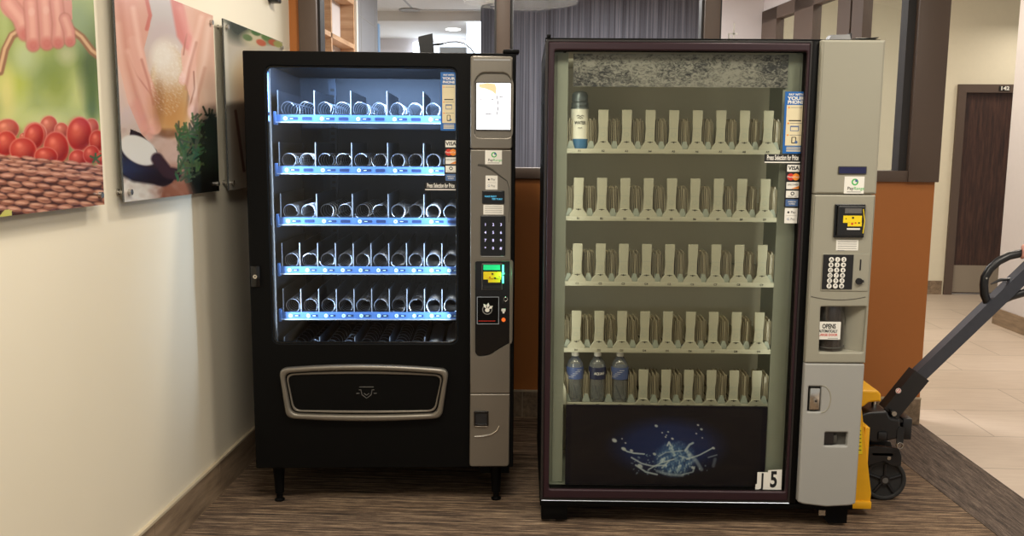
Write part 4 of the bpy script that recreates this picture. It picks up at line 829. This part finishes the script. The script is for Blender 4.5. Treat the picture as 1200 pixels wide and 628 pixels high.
# delivery window
wx0, wz0 = r(957, 411); wx1, wz1 = r(1012, 358)
c = MB(); c.box(wx0 - .006, wx1 + .006, .045, .05, wz0 - .006, wz1 + .006, 'seam'); c.hull([(wx1 - .072, .045, wz0), (wx1 + .002, -.020, wz0), (wx1 + .004, .045, wz0), (wx1 - .072, .045, wz1), (wx1 + .002, -.020, wz1), (wx1 + .004, .045, wz1)], 'panel'); c.box(wx0 - .004, wx1, -.02, .045, wz0 - .008, wz0, 'panel')
c.build('delivery_bay', rm)
c = MB(); n = 18; rc = .062; cxx = wx0 + .055; vs = []
for i in range(n + 1):
    a = PI + PI * i / n
    for z in (wz0 + .001, wz1 - .001): vs.append((cxx + rc * .9 * math.cos(a), .045 + rc * math.sin(a), z))
M['smoke'] = clear('smoked_plastic', (.42, .40, .38), .30, (90, 84, 80), gloss=2.5, rough=.1)
c.add(vs, [(2 * i, 2 * i + 2, 2 * i + 3, 2 * i + 1) for i in range(n)], 'smoke'); c.tube([(x_, y_ - .001, wz0 + .014) for x_, y_, z_ in vs[::2]], .003, 'seam', 6); c.build('delivery_door', rm, label='curved smoky clear delivery door')
op = lbox(r, 954.5, 375.5, 982, 396.5); c = MB(); c.plate([rect(*op, .002)], -.0215, -.0205, 'white'); ocx = (op[0] + op[1]) / 2; ow = op[1] - op[0]
c.text('OPENS', ocx + .002, op[3] - .018, .024, -.0219, 'ink', sx=.68, bold=.03); c.text('AUTOMATICALLY', ocx, op[3] - .036, .0145, -.0219, 'ink', sx=.58, bold=.03); c.text('LARGE DOOR', ocx, op[3] - .050, .013, -.0219, 'red', sx=.85, bold=.02); c.box(ocx, op[1] - .008, -.0218, -.0215, op[2] + .004, op[2] + .006, 'greyink')
c.build('opens_sticker', rm, label='white sticker reading OPENS AUTOMATICALLY')
# display, reader, keypad
b_ = lbox(r, 979, 194.5, 1011.5, 204); c = MB(); c.plate([rect(*b_, .003)], -.032, -.028, 'seam', .001); c.plate([rect(b_[0] + .003, b_[1] - .003, b_[2] + .003, b_[3] - .003, .001)], -.0332, -.032, mat('navy_display', (34, 36, 74), .2)); c.build('message_display', rm, label='blank navy display window')
c = MB(); range_sticker(c, *lbox(r, 986.5, 206.5, 1008.5, 226.5), -.0292); c.build('payment_sticker', rm)
b_ = lbox(r, 975, 238.5, 1008, 277.5); c = MB(); c.plate([rect(*b_, .003)], -.036, -.028, 'blackgloss', .002); c.plate([rect(b_[0] + .008, b_[1] - .004, b_[2] + .006, b_[3] - .006, .003)], -.046, -.036, 'pjblack', .003)
q_ = lbox(r, 985, 243, 1004, 249); c.box(q_[0], q_[1], -.0475, -.046, q_[2], q_[3], 'jamb'); q_ = lbox(r, 983, 251.5, 1004, 260); c.box(q_[0], q_[1], -.0475, -.046, q_[2], q_[3], 'yellow'); q_ = lbox(r, 988, 259.5, 1004, 264); c.box(q_[0], q_[1], -.0475, -.046, q_[2], q_[3], 'yellow')
for uu, vv, s, m_ in ((994, 254, .004, 'ink'), (993, 261, .004, 'red'), (997, 260, .003, 'red'), (1001, 260, .003, 'ink'), (986, 255, .002, 'ink')): q_ = r(uu, vv); c.plate([disc(q_[0], q_[1], s, n=10)], -.0480, -.0475, m_)
q_ = lbox(r, 987, 266, 1002, 268); c.box(q_[0], q_[1], -.0475, -.046, q_[2], q_[3], 'white'); q_ = lbox(r, 984, 269, 1003, 273.5); c.box(q_[0], q_[1], -.0465, -.044, q_[2], q_[3], 'ink'); c.tube([(a, -.047, b) for a, b in (r(1006, 244), r(1007.5, 258), r(1005.5, 272))], .0016, 'yellow', 6)
c.build('card_reader', rm, label='black bill reader with yellow label')
b_ = lbox(r, 977, 280, 1002, 292.5); c = MB(); c.plate([rect(*b_, .001)], -.0292, -.028, 'white')
for k in range(5): c.box(b_[0] + .006, b_[1] - (.006 if k < 4 else .05), -.0296, -.0292, b_[3] - .008 - k * .008, b_[3] - .0062 - k * .008, 'greyink')
c.build('instruction_label', rm)
b_ = lbox(r, 961.5, 297, 994.5, 337.5); kc = lbox(r, 994.5, 297, 1013, 339)
c = MB(); c.plate([rect(b_[0] - .002, kc[1], kc[2] - .002, kc[3] + .002, .004)], -.031, -.028, 'panel', .001); c.plate([rect(b_[0], b_[1], b_[2], b_[3], .002)], -.033, -.031, 'ink', .001); kp = c.build('keypad', rm, label='black keypad with white round keys')
for i, ch in enumerate('A12B34C56D78E90F*#'):
    q_ = r(970.5 + 7.2 * (i % 3) - .55 * (i // 3), 302.8 + 6.15 * (i // 3)); c = MB(); c.plate([disc(q_[0], q_[1], .0092, n=18)], -.0365, -.033, 'white', .001); c.text(ch, q_[0], q_[1], .014, -.0368, 'ink', bold=.02); c.build('key', kp)
c = MB(); q_ = r(1004.5, 309); c.box(q_[0] - .0022, q_[0] + .0022, -.033, -.0305, q_[1] - .020, q_[1] + .020, 'ink'); c.build('coin_slot', rm)
q_ = r(1002.5, 328); c = MB(); c.cyl((q_[0], -.031, q_[1]), (q_[0], -.040, q_[1]), .012, 'ink', 18); c.hull([(q_[0] + .004, -.040, q_[1] - .006), (q_[0] + .017, -.040, q_[1] - .003), (q_[0] + .017, -.036, q_[1] + .005), (q_[0], -.040, q_[1] + .006), (q_[0], -.034, q_[1])], 'ink'); c.build('return_lever', rm)
# stickers on the glass
c = MB(); phone_sticker(c, *lbox(r, 921.5, 107, 943.5, 180), .0125); c.build('phone_sticker', rm, label='blue and cream pay with your phone sticker')
c = MB(); card_sticker(c, *lbox(r, 922.5, 192, 938, 243), .0125); c.build('card_sticker', rm)
c = MB(); select_sticker(c, *lbox(r, 897, 180.5, 939.5, 191.5), .0115); c.build('selection_sticker', rm)
c = MB(); wallet_sticker(c, *lbox(r, 921, 244, 936, 262), .0125); c.build('wallet_sticker', rm)
b_ = lbox(r, 887, 551, 916.5, 576.5); c = MB()
c.plate([[(b_[0], b_[2]), (b_[0] + .048, b_[2] - .001), (b_[0] + .048, b_[3] - .012), (b_[0] + .006, b_[3] - .012), (b_[0] + .006, b_[2] + .026), (b_[0] + .001, b_[2] + .026)]], .0118, .0128, 'white'); c.plate([[(b_[0] + .044, b_[2] - .001), (b_[1], b_[2]), (b_[1] - .001, b_[3]), (b_[0] + .046, b_[3] - .004)]], .0110, .0120, 'white')
c.text('J', b_[0] + .026, (b_[2] + b_[3]) / 2 - .004, .078, .0114, 'ink', sx=.7, bold=.02); c.text('5', b_[0] + .069, (b_[2] + b_[3]) / 2, .088, .0106, 'ink', sx=.66, bold=.03); c.build('number_sticker', rm, label='white stickers reading J 5')
# feet
c = MB(); c.box(.004, .105, .012, .10, .012, .074, 'black', .003); c.box(.035, .06, .03, .06, 0, .012, 'chrome'); c.build('foot', rm)
c = MB(); c.hull([(1.06, .012, .074), (1.187, .012, .074), (1.187, .012, .012), (1.115, .012, .012), (1.06, .10, .074), (1.187, .10, .074), (1.187, .10, .012), (1.115, .10, .012)], 'black'); c.box(1.075, 1.10, .006, .012, .045, .066, 'standoff'); c.box(1.13, 1.15, .03, .06, 0, .012, 'chrome'); c.build('foot', rm)
for x_ in (.004, 1.087): MB().box(x_, x_ + .1, D - .10, D - .02, 0, .074, 'black').build('foot', rm)
# things lying on top of it
mt = Matrix.Translation((RM['x'], RM['y'], 0)) @ Matrix.Rotation(RM['t'], 4, 'Z')
an = empty('antenna_puck', tuple(mt @ Vector((1.065, .04, HT + .007))), RM['t'], label='flat black antenna lying on top of the drink machine', category='antenna')
c = MB(); c.hull([(-.045, -.025, 0), (.035, -.025, 0), (-.036, -.02, .018), (.03, -.02, .020), (-.045, .025, 0), (.035, .025, 0), (-.036, .02, .018), (.03, .02, .020)], 'pjblack'); c.build('housing', an); c = MB(); c.box(.030, .042, -.01, .01, 0, .026, 'ink', .002); c.build('connector', an)
ob = MB(); ob.hull([(-.03, -.02, .0), (.06, -.035, .004), (.07, .03, .004), (-.02, .035, .0), (-.03, -.02, .0015), (.06, -.035, .0065), (.07, .03, .0065), (-.02, .035, .0015)], 'pjblack'); ob.box(-.01, .05, -.012, .01, .006, .0068, 'white')
o = ob.build('paper_card', loc=tuple(mt @ Vector((1.13, .03, HT + .008)))); o['label'] = 'thin dark card lying on the top right corner of the drink machine'; o['category'] = 'card'

# ---- drinks left in the machine
def inm(x, y, z): return tuple(mt @ Vector((x, y, z)))
def bottle(i, lab, front):
    o = empty('water_bottle', inm(COLX[i], bshelf + .040, .436), RM['t'] + (0, .2, -.35)[i], label=lab, category='bottle', group='water bottles on the lowest shelf')
    c = MB(); c.lathe([(.020, 0), (.031, .003), (.033, .010), (.0315, .030), (.033, .040), (.031, .055), (.033, .068), (.0315, .083), (.0325, .095), (.0335, .100), (.0335, .150), (.030, .163), (.020, .178), (.013, .186), (.0125, .192)], (0, 0, 0), 'petclear', 28); c.build('bottle_body', o)
    c = MB(); c.lathe([(.0345, .098), (.0345, .146)], (0, 0, 0), 'bottledark' if front else 'bottlelabel', 28); me_ = c
    if front:
        for k, ch in enumerate('AQUAF'):
            a = -PI / 2 + (k - 2) * .26; mx_ = Matrix.Translation((.0349 * math.cos(a), .0349 * math.sin(a), .122)) @ Matrix.Rotation(a + PI / 2, 4, 'Z') @ Matrix.Rotation(PI / 2, 4, 'X'); me_.text(ch, 0, 0, .014, 0, 'white', mx=mx_, bold=.02)
    else:
        for k in range(5):
            a = -PI / 2 + (k - 2) * .25
            me_.tube([(.0348 * math.cos(a + t), .0348 * math.sin(a + t), .108 + k * .007) for t in (-.3, -.15, 0, .15, .3)], .0007, 'white', 4)
    c.build('label_wrap', o)
    c = MB(); c.lathe([(.0145, .188), (.0145, .205), (.0135, .207)], (0, 0, 0), 'white', 24); c.build('cap', o)
bottle(0, 'leftmost of the three clear water bottles on the lowest shelf', False); bottle(1, 'middle clear water bottle with navy label and white lettering', True); bottle(2, 'rightmost of the three clear water bottles, beside the empty gates', False)
o = empty('drink_bottle', inm(COLX[0] + .002, bshelf + .045, 1.435), RM['t'], label='tall white and teal water bottle alone on the top shelf', category='bottle')
c = MB(); c.lathe([(.030, 0), (.034, .004), (.034, .045)], (0, 0, 0), 'canblue', 28); c.lathe([(.034, .045), (.034, .158)], (0, 0, 0), 'canwhite', 28)
c.text('WATER', 0, .105, .017, -.0350, 'ink', sx=.75, bold=.02)
for z_, a_ in ((.130, .014), (.122, .010), (.084, .008)): c.tube([(-a_, -.0343, z_), (-a_ * .5, -.0352, z_ + .004), (0, -.0352, z_ - .002), (a_ * .5, -.0352, z_ + .004), (a_, -.0343, z_)], .0011, 'ink', 5)
c.build('wrap', o); c = MB(); c.lathe([(.0345, .158), (.0345, .166), (.031, .168), (.033, .172), (.033, .182), (.029, .186), (.031, .190), (.031, .212), (.025, .222), (.012, .226)], (0, 0, 0), 'cangrey', 28); c.build('cap', o, label='grey threaded top')

# ================================================================== PALLET JACK
PY = 3.60
def pj(u, v, y=PY): q = on_y(u, v, y); return (q[0], q[2])
jk = empty('pallet_jack', (1.36, PY, 0), label='yellow and black pallet jack with raised handle beside the grey panel', category='pallet jack')
# fork frame: slanted head plate and forks running under the machine
def prism(pts, y0, y1, m, bev=0):
    c = MB(); c.plate([pts], y0, y1, m, bev); return c
hd = [pj(*q, PY - .2) for q in ((1003, 478), (1007, 475), (1010, 480), (1021, 578), (1020, 588), (998, 588), (998, 478))]
c = prism(hd, PY - .20, PY - .185, 'pjyellow', .002); c2 = [(a, b) for a, b in hd]; c.plate([c2], PY + .20, PY + .215, 'pjyellow', .002)
x_l = pj(994, 500)[0]; c.box(x_l, x_l + .02, PY - .19, PY + .20, .10, .36, 'pjyellow', .003)
c.build('fork_head', jk, world=True, label='yellow slanted fork head')
lbx = [pj(1004.5, 500, PY - .2), pj(1009.5, 500, PY - .2), pj(1010.5, 532, PY - .2), pj(1005, 532, PY - .2)]; c = prism(lbx, PY - .2018, PY - .2002, 'yellow')
for k in range(6): a, b = pj(1006, 505 + k * 4.5, PY - .2); c.box(a, a + .01, PY - .2022, PY - .2018, b, b + .003, 'ink')
c.build('warning_label', jk, world=True)
for yy in (PY - .21, PY + .06):
    c = MB(); c.box(.30, pj(1000, 580)[0], yy, yy + .15, .030, .062, 'pjyellow', .006); c.cyl((.36, yy + .03, .034), (.36, yy + .12, .034), .033, 'rubber', 20); c.build('fork', jk, world=True)
tp = [pj(*q, PY - .1) for q in ((1005, 457), (1029, 458), (1033, 462), (1033, 471), (1025, 471), (1018, 472), (1012, 477), (1000, 477), (1000, 458))]
c = prism(rounded(tp, .006), PY - .10, PY + .10, 'pjyellow', .008); c.build('top_bracket', jk, world=True, label='yellow top bracket')
a, b = pj(1024, 478); c = MB(); c.cyl((a, PY, b - .06), (a, PY, b + .03), .011, 'chrome', 20); c.build('lift_ram', jk, world=True, label='chrome lift ram')
# pump body
c = MB(); body = rounded([pj(*q, PY - .075) for q in ((1009, 486), (1018, 483), (1040, 482), (1043, 490), (1055, 492), (1056, 513), (1040, 517), (1024, 519), (1010, 514))], .008); c.plate([body], PY - .075, PY + .075, 'pjblack', .008)
a, b = pj(1027, 503); c.box(a - .022, a + .016, PY - .082, PY - .072, b - .022, b + .016, 'pjblack', .008); a, b = pj(1047, 503); c.plate([rounded([(a - .016, b - .035), (a + .012, b - .035), (a + .012, b + .03), (a - .006, b + .038), (a - .016, b + .02)], .006)], PY - .079, PY - .074, 'ink', .001)
a, b = pj(1045, 514); c.plate([disc(a, b, .014, n=18), disc(a, b, .010, n=18)], PY - .09, PY - .078, 'standoff', .001); a, b = pj(1058, 500); c.box(a - .02, a + .018, PY - .05, PY + .05, b - .04, b + .05, 'pjblack', .006)
c.cyl((pj(1024, 484)[0], PY, pj(1024, 486)[1]), (pj(1024, 480)[0], PY, pj(1024, 479)[1]), .022, 'pjblack', 24); c.build('pump_body', jk, world=True)
c = MB(); fk = rounded([pj(1010, 520), pj(1020, 517), pj(1048, 521), pj(1051, 530), pj(1050, 541), pj(1040, 541), pj(1030, 535), pj(1012, 541)], .006); c.plate([fk], PY - .055, PY - .040, 'pjblack', .003); c.plate([fk], PY + .040, PY + .055, 'pjblack', .003); a, b = pj(1030, 528); c.box(a - .05, a + .04, PY - .055, PY + .055, b - .006, b + .012, 'pjblack', .004)
for uu, vv in ((1042, 537),): a, b = pj(uu, vv, PY - .06); c.cyl((a, PY - .060, b), (a, PY - .053, b), .008, 'standoff', 14)
c.build('steer_fork', jk, world=True)
wa, wb = pj(1033, 562, PY); wr_ = .088
for dy in (-.038, .002):
    c = MB(); c.plate([disc(wa, wr_, wr_, n=48), disc(wa, wr_, wr_ * .80, n=48)], PY + dy, PY + dy + .036, 'rubber', .006); c.plate([disc(wa, wr_, wr_ * .81, n=48)], PY + dy + .010, PY + dy + .026, 'rubber')
    for k in range(5): ang = k * 2 * PI / 5 + .3; c.tube([(wa + .018 * math.cos(ang), PY + dy + .008, wr_ + .018 * math.sin(ang)), (wa + .068 * math.cos(ang), PY + dy + .010, wr_ + .068 * math.sin(ang))], .007, 'pjblack', 8)
    wh = c.build('wheel', jk, world=True); c = MB(); c.cyl((wa, PY + dy - .002, wr_), (wa, PY + dy + .038, wr_), .020, 'pjblack', 20); c.cyl((wa, PY + dy - .004, wr_), (wa, PY + dy - .002, wr_), .012, 'jamb', 16); c.build('hub', wh, world=True)
# handle
def bar(p0, p1, w0, d0, m, name, **kw):
    a = Vector((p0[0], PY, p0[1])); b = Vector((p1[0], PY, p1[1])); t = (b - a).normalized(); nrm = Vector((-t.z, 0, t.x)); yv = Vector((0, 1, 0)); c = MB()
    c.hull([tuple(P + nrm * s * w0 / 2 + yv * q * d0 / 2) for P in (a, b) for s in (-1, 1) for q in (-1, 1)], m); return c
p0 = pj(1041, 482); p1 = pj(1077, 438); c = bar(p0, p1, .072, .062, 'pjblack', 'x')
a, b = pj(1053, 458, PY - .045); c.plate([disc(a, b, .011, n=20)], PY - .0440, PY - .0425, 'white'); c.plate([disc(a, b, .009, n=20), disc(a, b, .007, n=20)], PY - .0446, PY - .0440, 'red'); c.plate([[(a - .005, b - .006), (a - .003, b - .007), (a + .006, b + .006), (a + .004, b + .007)]], PY - .0446, PY - .0440, 'red')
a, b = pj(1047, 484, PY - .045); c.cyl((a, PY - .055, b), (a, PY - .04, b), .010, 'standoff', 16); c.hull([(p0[0] - .01, PY - .045, p0[1] + .02), (p0[0] + .05, PY - .045, p0[1] - .03), (p0[0] + .01, PY - .045, p0[1] - .04), (p0[0] - .01, PY + .045, p0[1] + .02), (p0[0] + .05, PY + .045, p0[1] - .03), (p0[0] + .01, PY + .045, p0[1] - .04)], 'pjblack')
c.build('handle_socket', jk, world=True)
c = bar(pj(1066, 449), pj(1218, 303), .050, .052, 'pjgrey', 'x'); c.build('handle_bar', jk, world=True, label='long grey-black steel draw bar')
lp_ = [pj(*q) for q in ((1158, 357), (1153.5, 345), (1153, 333), (1154, 325), (1160, 315), (1170, 306), (1182, 300), (1195, 297), (1212, 296), (1232, 298), (1246, 304), (1252, 316), (1248, 328), (1230, 334), (1206, 341), (1185, 347), (1166, 355))]
c = MB(); c.tube([(a, PY, b) for a, b in lp_], .0165, 'pjblack', 12, closed=True); hl = c.build('handle_loop', jk, world=True)
c = MB(); a, b = pj(1156, 326, PY - .016); c.cyl((a, PY - .018, b), (a, PY - .012, b), .004, 'standoff', 10); c.tube([(*pj(1184, 327),)[:1] + (PY,) + (pj(1184, 327)[1],), (pj(1172, 328)[0], PY, pj(1172, 328)[1]), (pj(1161, 333)[0], PY, pj(1161, 333)[1])], [.006, .007, .003], 'pjblack', 8); c.build('release_lever', jk, world=True)

# ================================================================== HAND ON THE HANDLE
gx, gz = pj(1201, 297); HY = PY
pr = empty('person', (gx + .05, HY + .05, gz), label='person at the right edge, only a bare hand gripping the jack handle', category='person')
# the grip: bar runs along x at (gx, PY, gz); palm sits above it, fingers curl over the near side and under
nodes = []; edges = []
def nd(*p): nodes.append(p); return len(nodes) - 1
palm = nd(gx + .035, HY + .010, gz + .030, .020, .8); wrist = nd(gx + .085, HY + .040, gz + .060, .021, .85); fore = nd(gx + .17, HY + .09, gz + .12, .028); fore2 = nd(gx + .30, HY + .16, gz + .22, .037); edges += [(wrist, palm), (wrist, fore), (fore, fore2)]
for k in range(4):
    fx = gx - .012 + k * .0195; L_ = (.85, 1, .95, .8)[k]; kn = nd(fx, HY - .002, gz + .029, .0095); a = nd(fx - .001, HY - .024 * L_, gz + .014, .0085); b = nd(fx - .002, HY - .023 * L_, gz - .012 * L_, .0078); e = nd(fx - .002, HY - .004, gz - .021 * L_, .0070); edges += [(palm, kn), (kn, a), (a, b), (b, e)]
t1 = nd(gx + .050, HY + .026, gz + .014, .011); t2 = nd(gx + .030, HY + .030, gz - .006, .0095); t3 = nd(gx + .008, HY + .022, gz - .016, .0082); edges += [(palm, t1), (t1, t2), (t2, t3)]
try:
    b_ = bmesh.new(); lay = b_.verts.layers.skin.verify(); inv = MW[pr.name].inverted(); bv = []
    for i, p in enumerate(nodes):
        v = b_.verts.new(inv @ Vector(p[:3])); v[lay].radius = (p[3], p[3] * (p[4] if len(p) > 4 else 1)); v[lay].use_root = (i == wrist); bv.append(v)
    for e in edges: b_.edges.new((bv[e[0]], bv[e[1]]))
    me = bpy.data.meshes.new('hand'); b_.to_mesh(me); b_.free(); o = bpy.data.objects.new('hand', me); C.objects.link(o); s_ = o.modifiers.new('s', 'SKIN'); s_.use_smooth_shade = True; d_ = o.modifiers.new('d', 'SUBSURF'); d_.levels = 2; d_.render_levels = 2
    m2 = bpy.data.meshes.new_from_object(o.evaluated_get(bpy.context.evaluated_depsgraph_get())); bpy.data.objects.remove(o); m2.materials.clear(); m2.materials.append(M['skin'])
    m2.polygons.foreach_set('use_smooth', [True] * len(m2.polygons)); o = bpy.data.objects.new('hand', m2); C.objects.link(o); o.parent = pr
except Exception as ex: print('HAND', ex)
c = MB(); A_ = Vector(nodes[fore][:3]); B_ = Vector(nodes[fore2][:3]); dd = (B_ - A_); c.tube([A_ + dd * -.1, A_ + dd * .2, A_ + dd * .6, B_ + dd * .15], [.036, .038, .044, .05], 'sleeve', 20); c.build('sleeve', pr, world=True, label='dark sleeve')
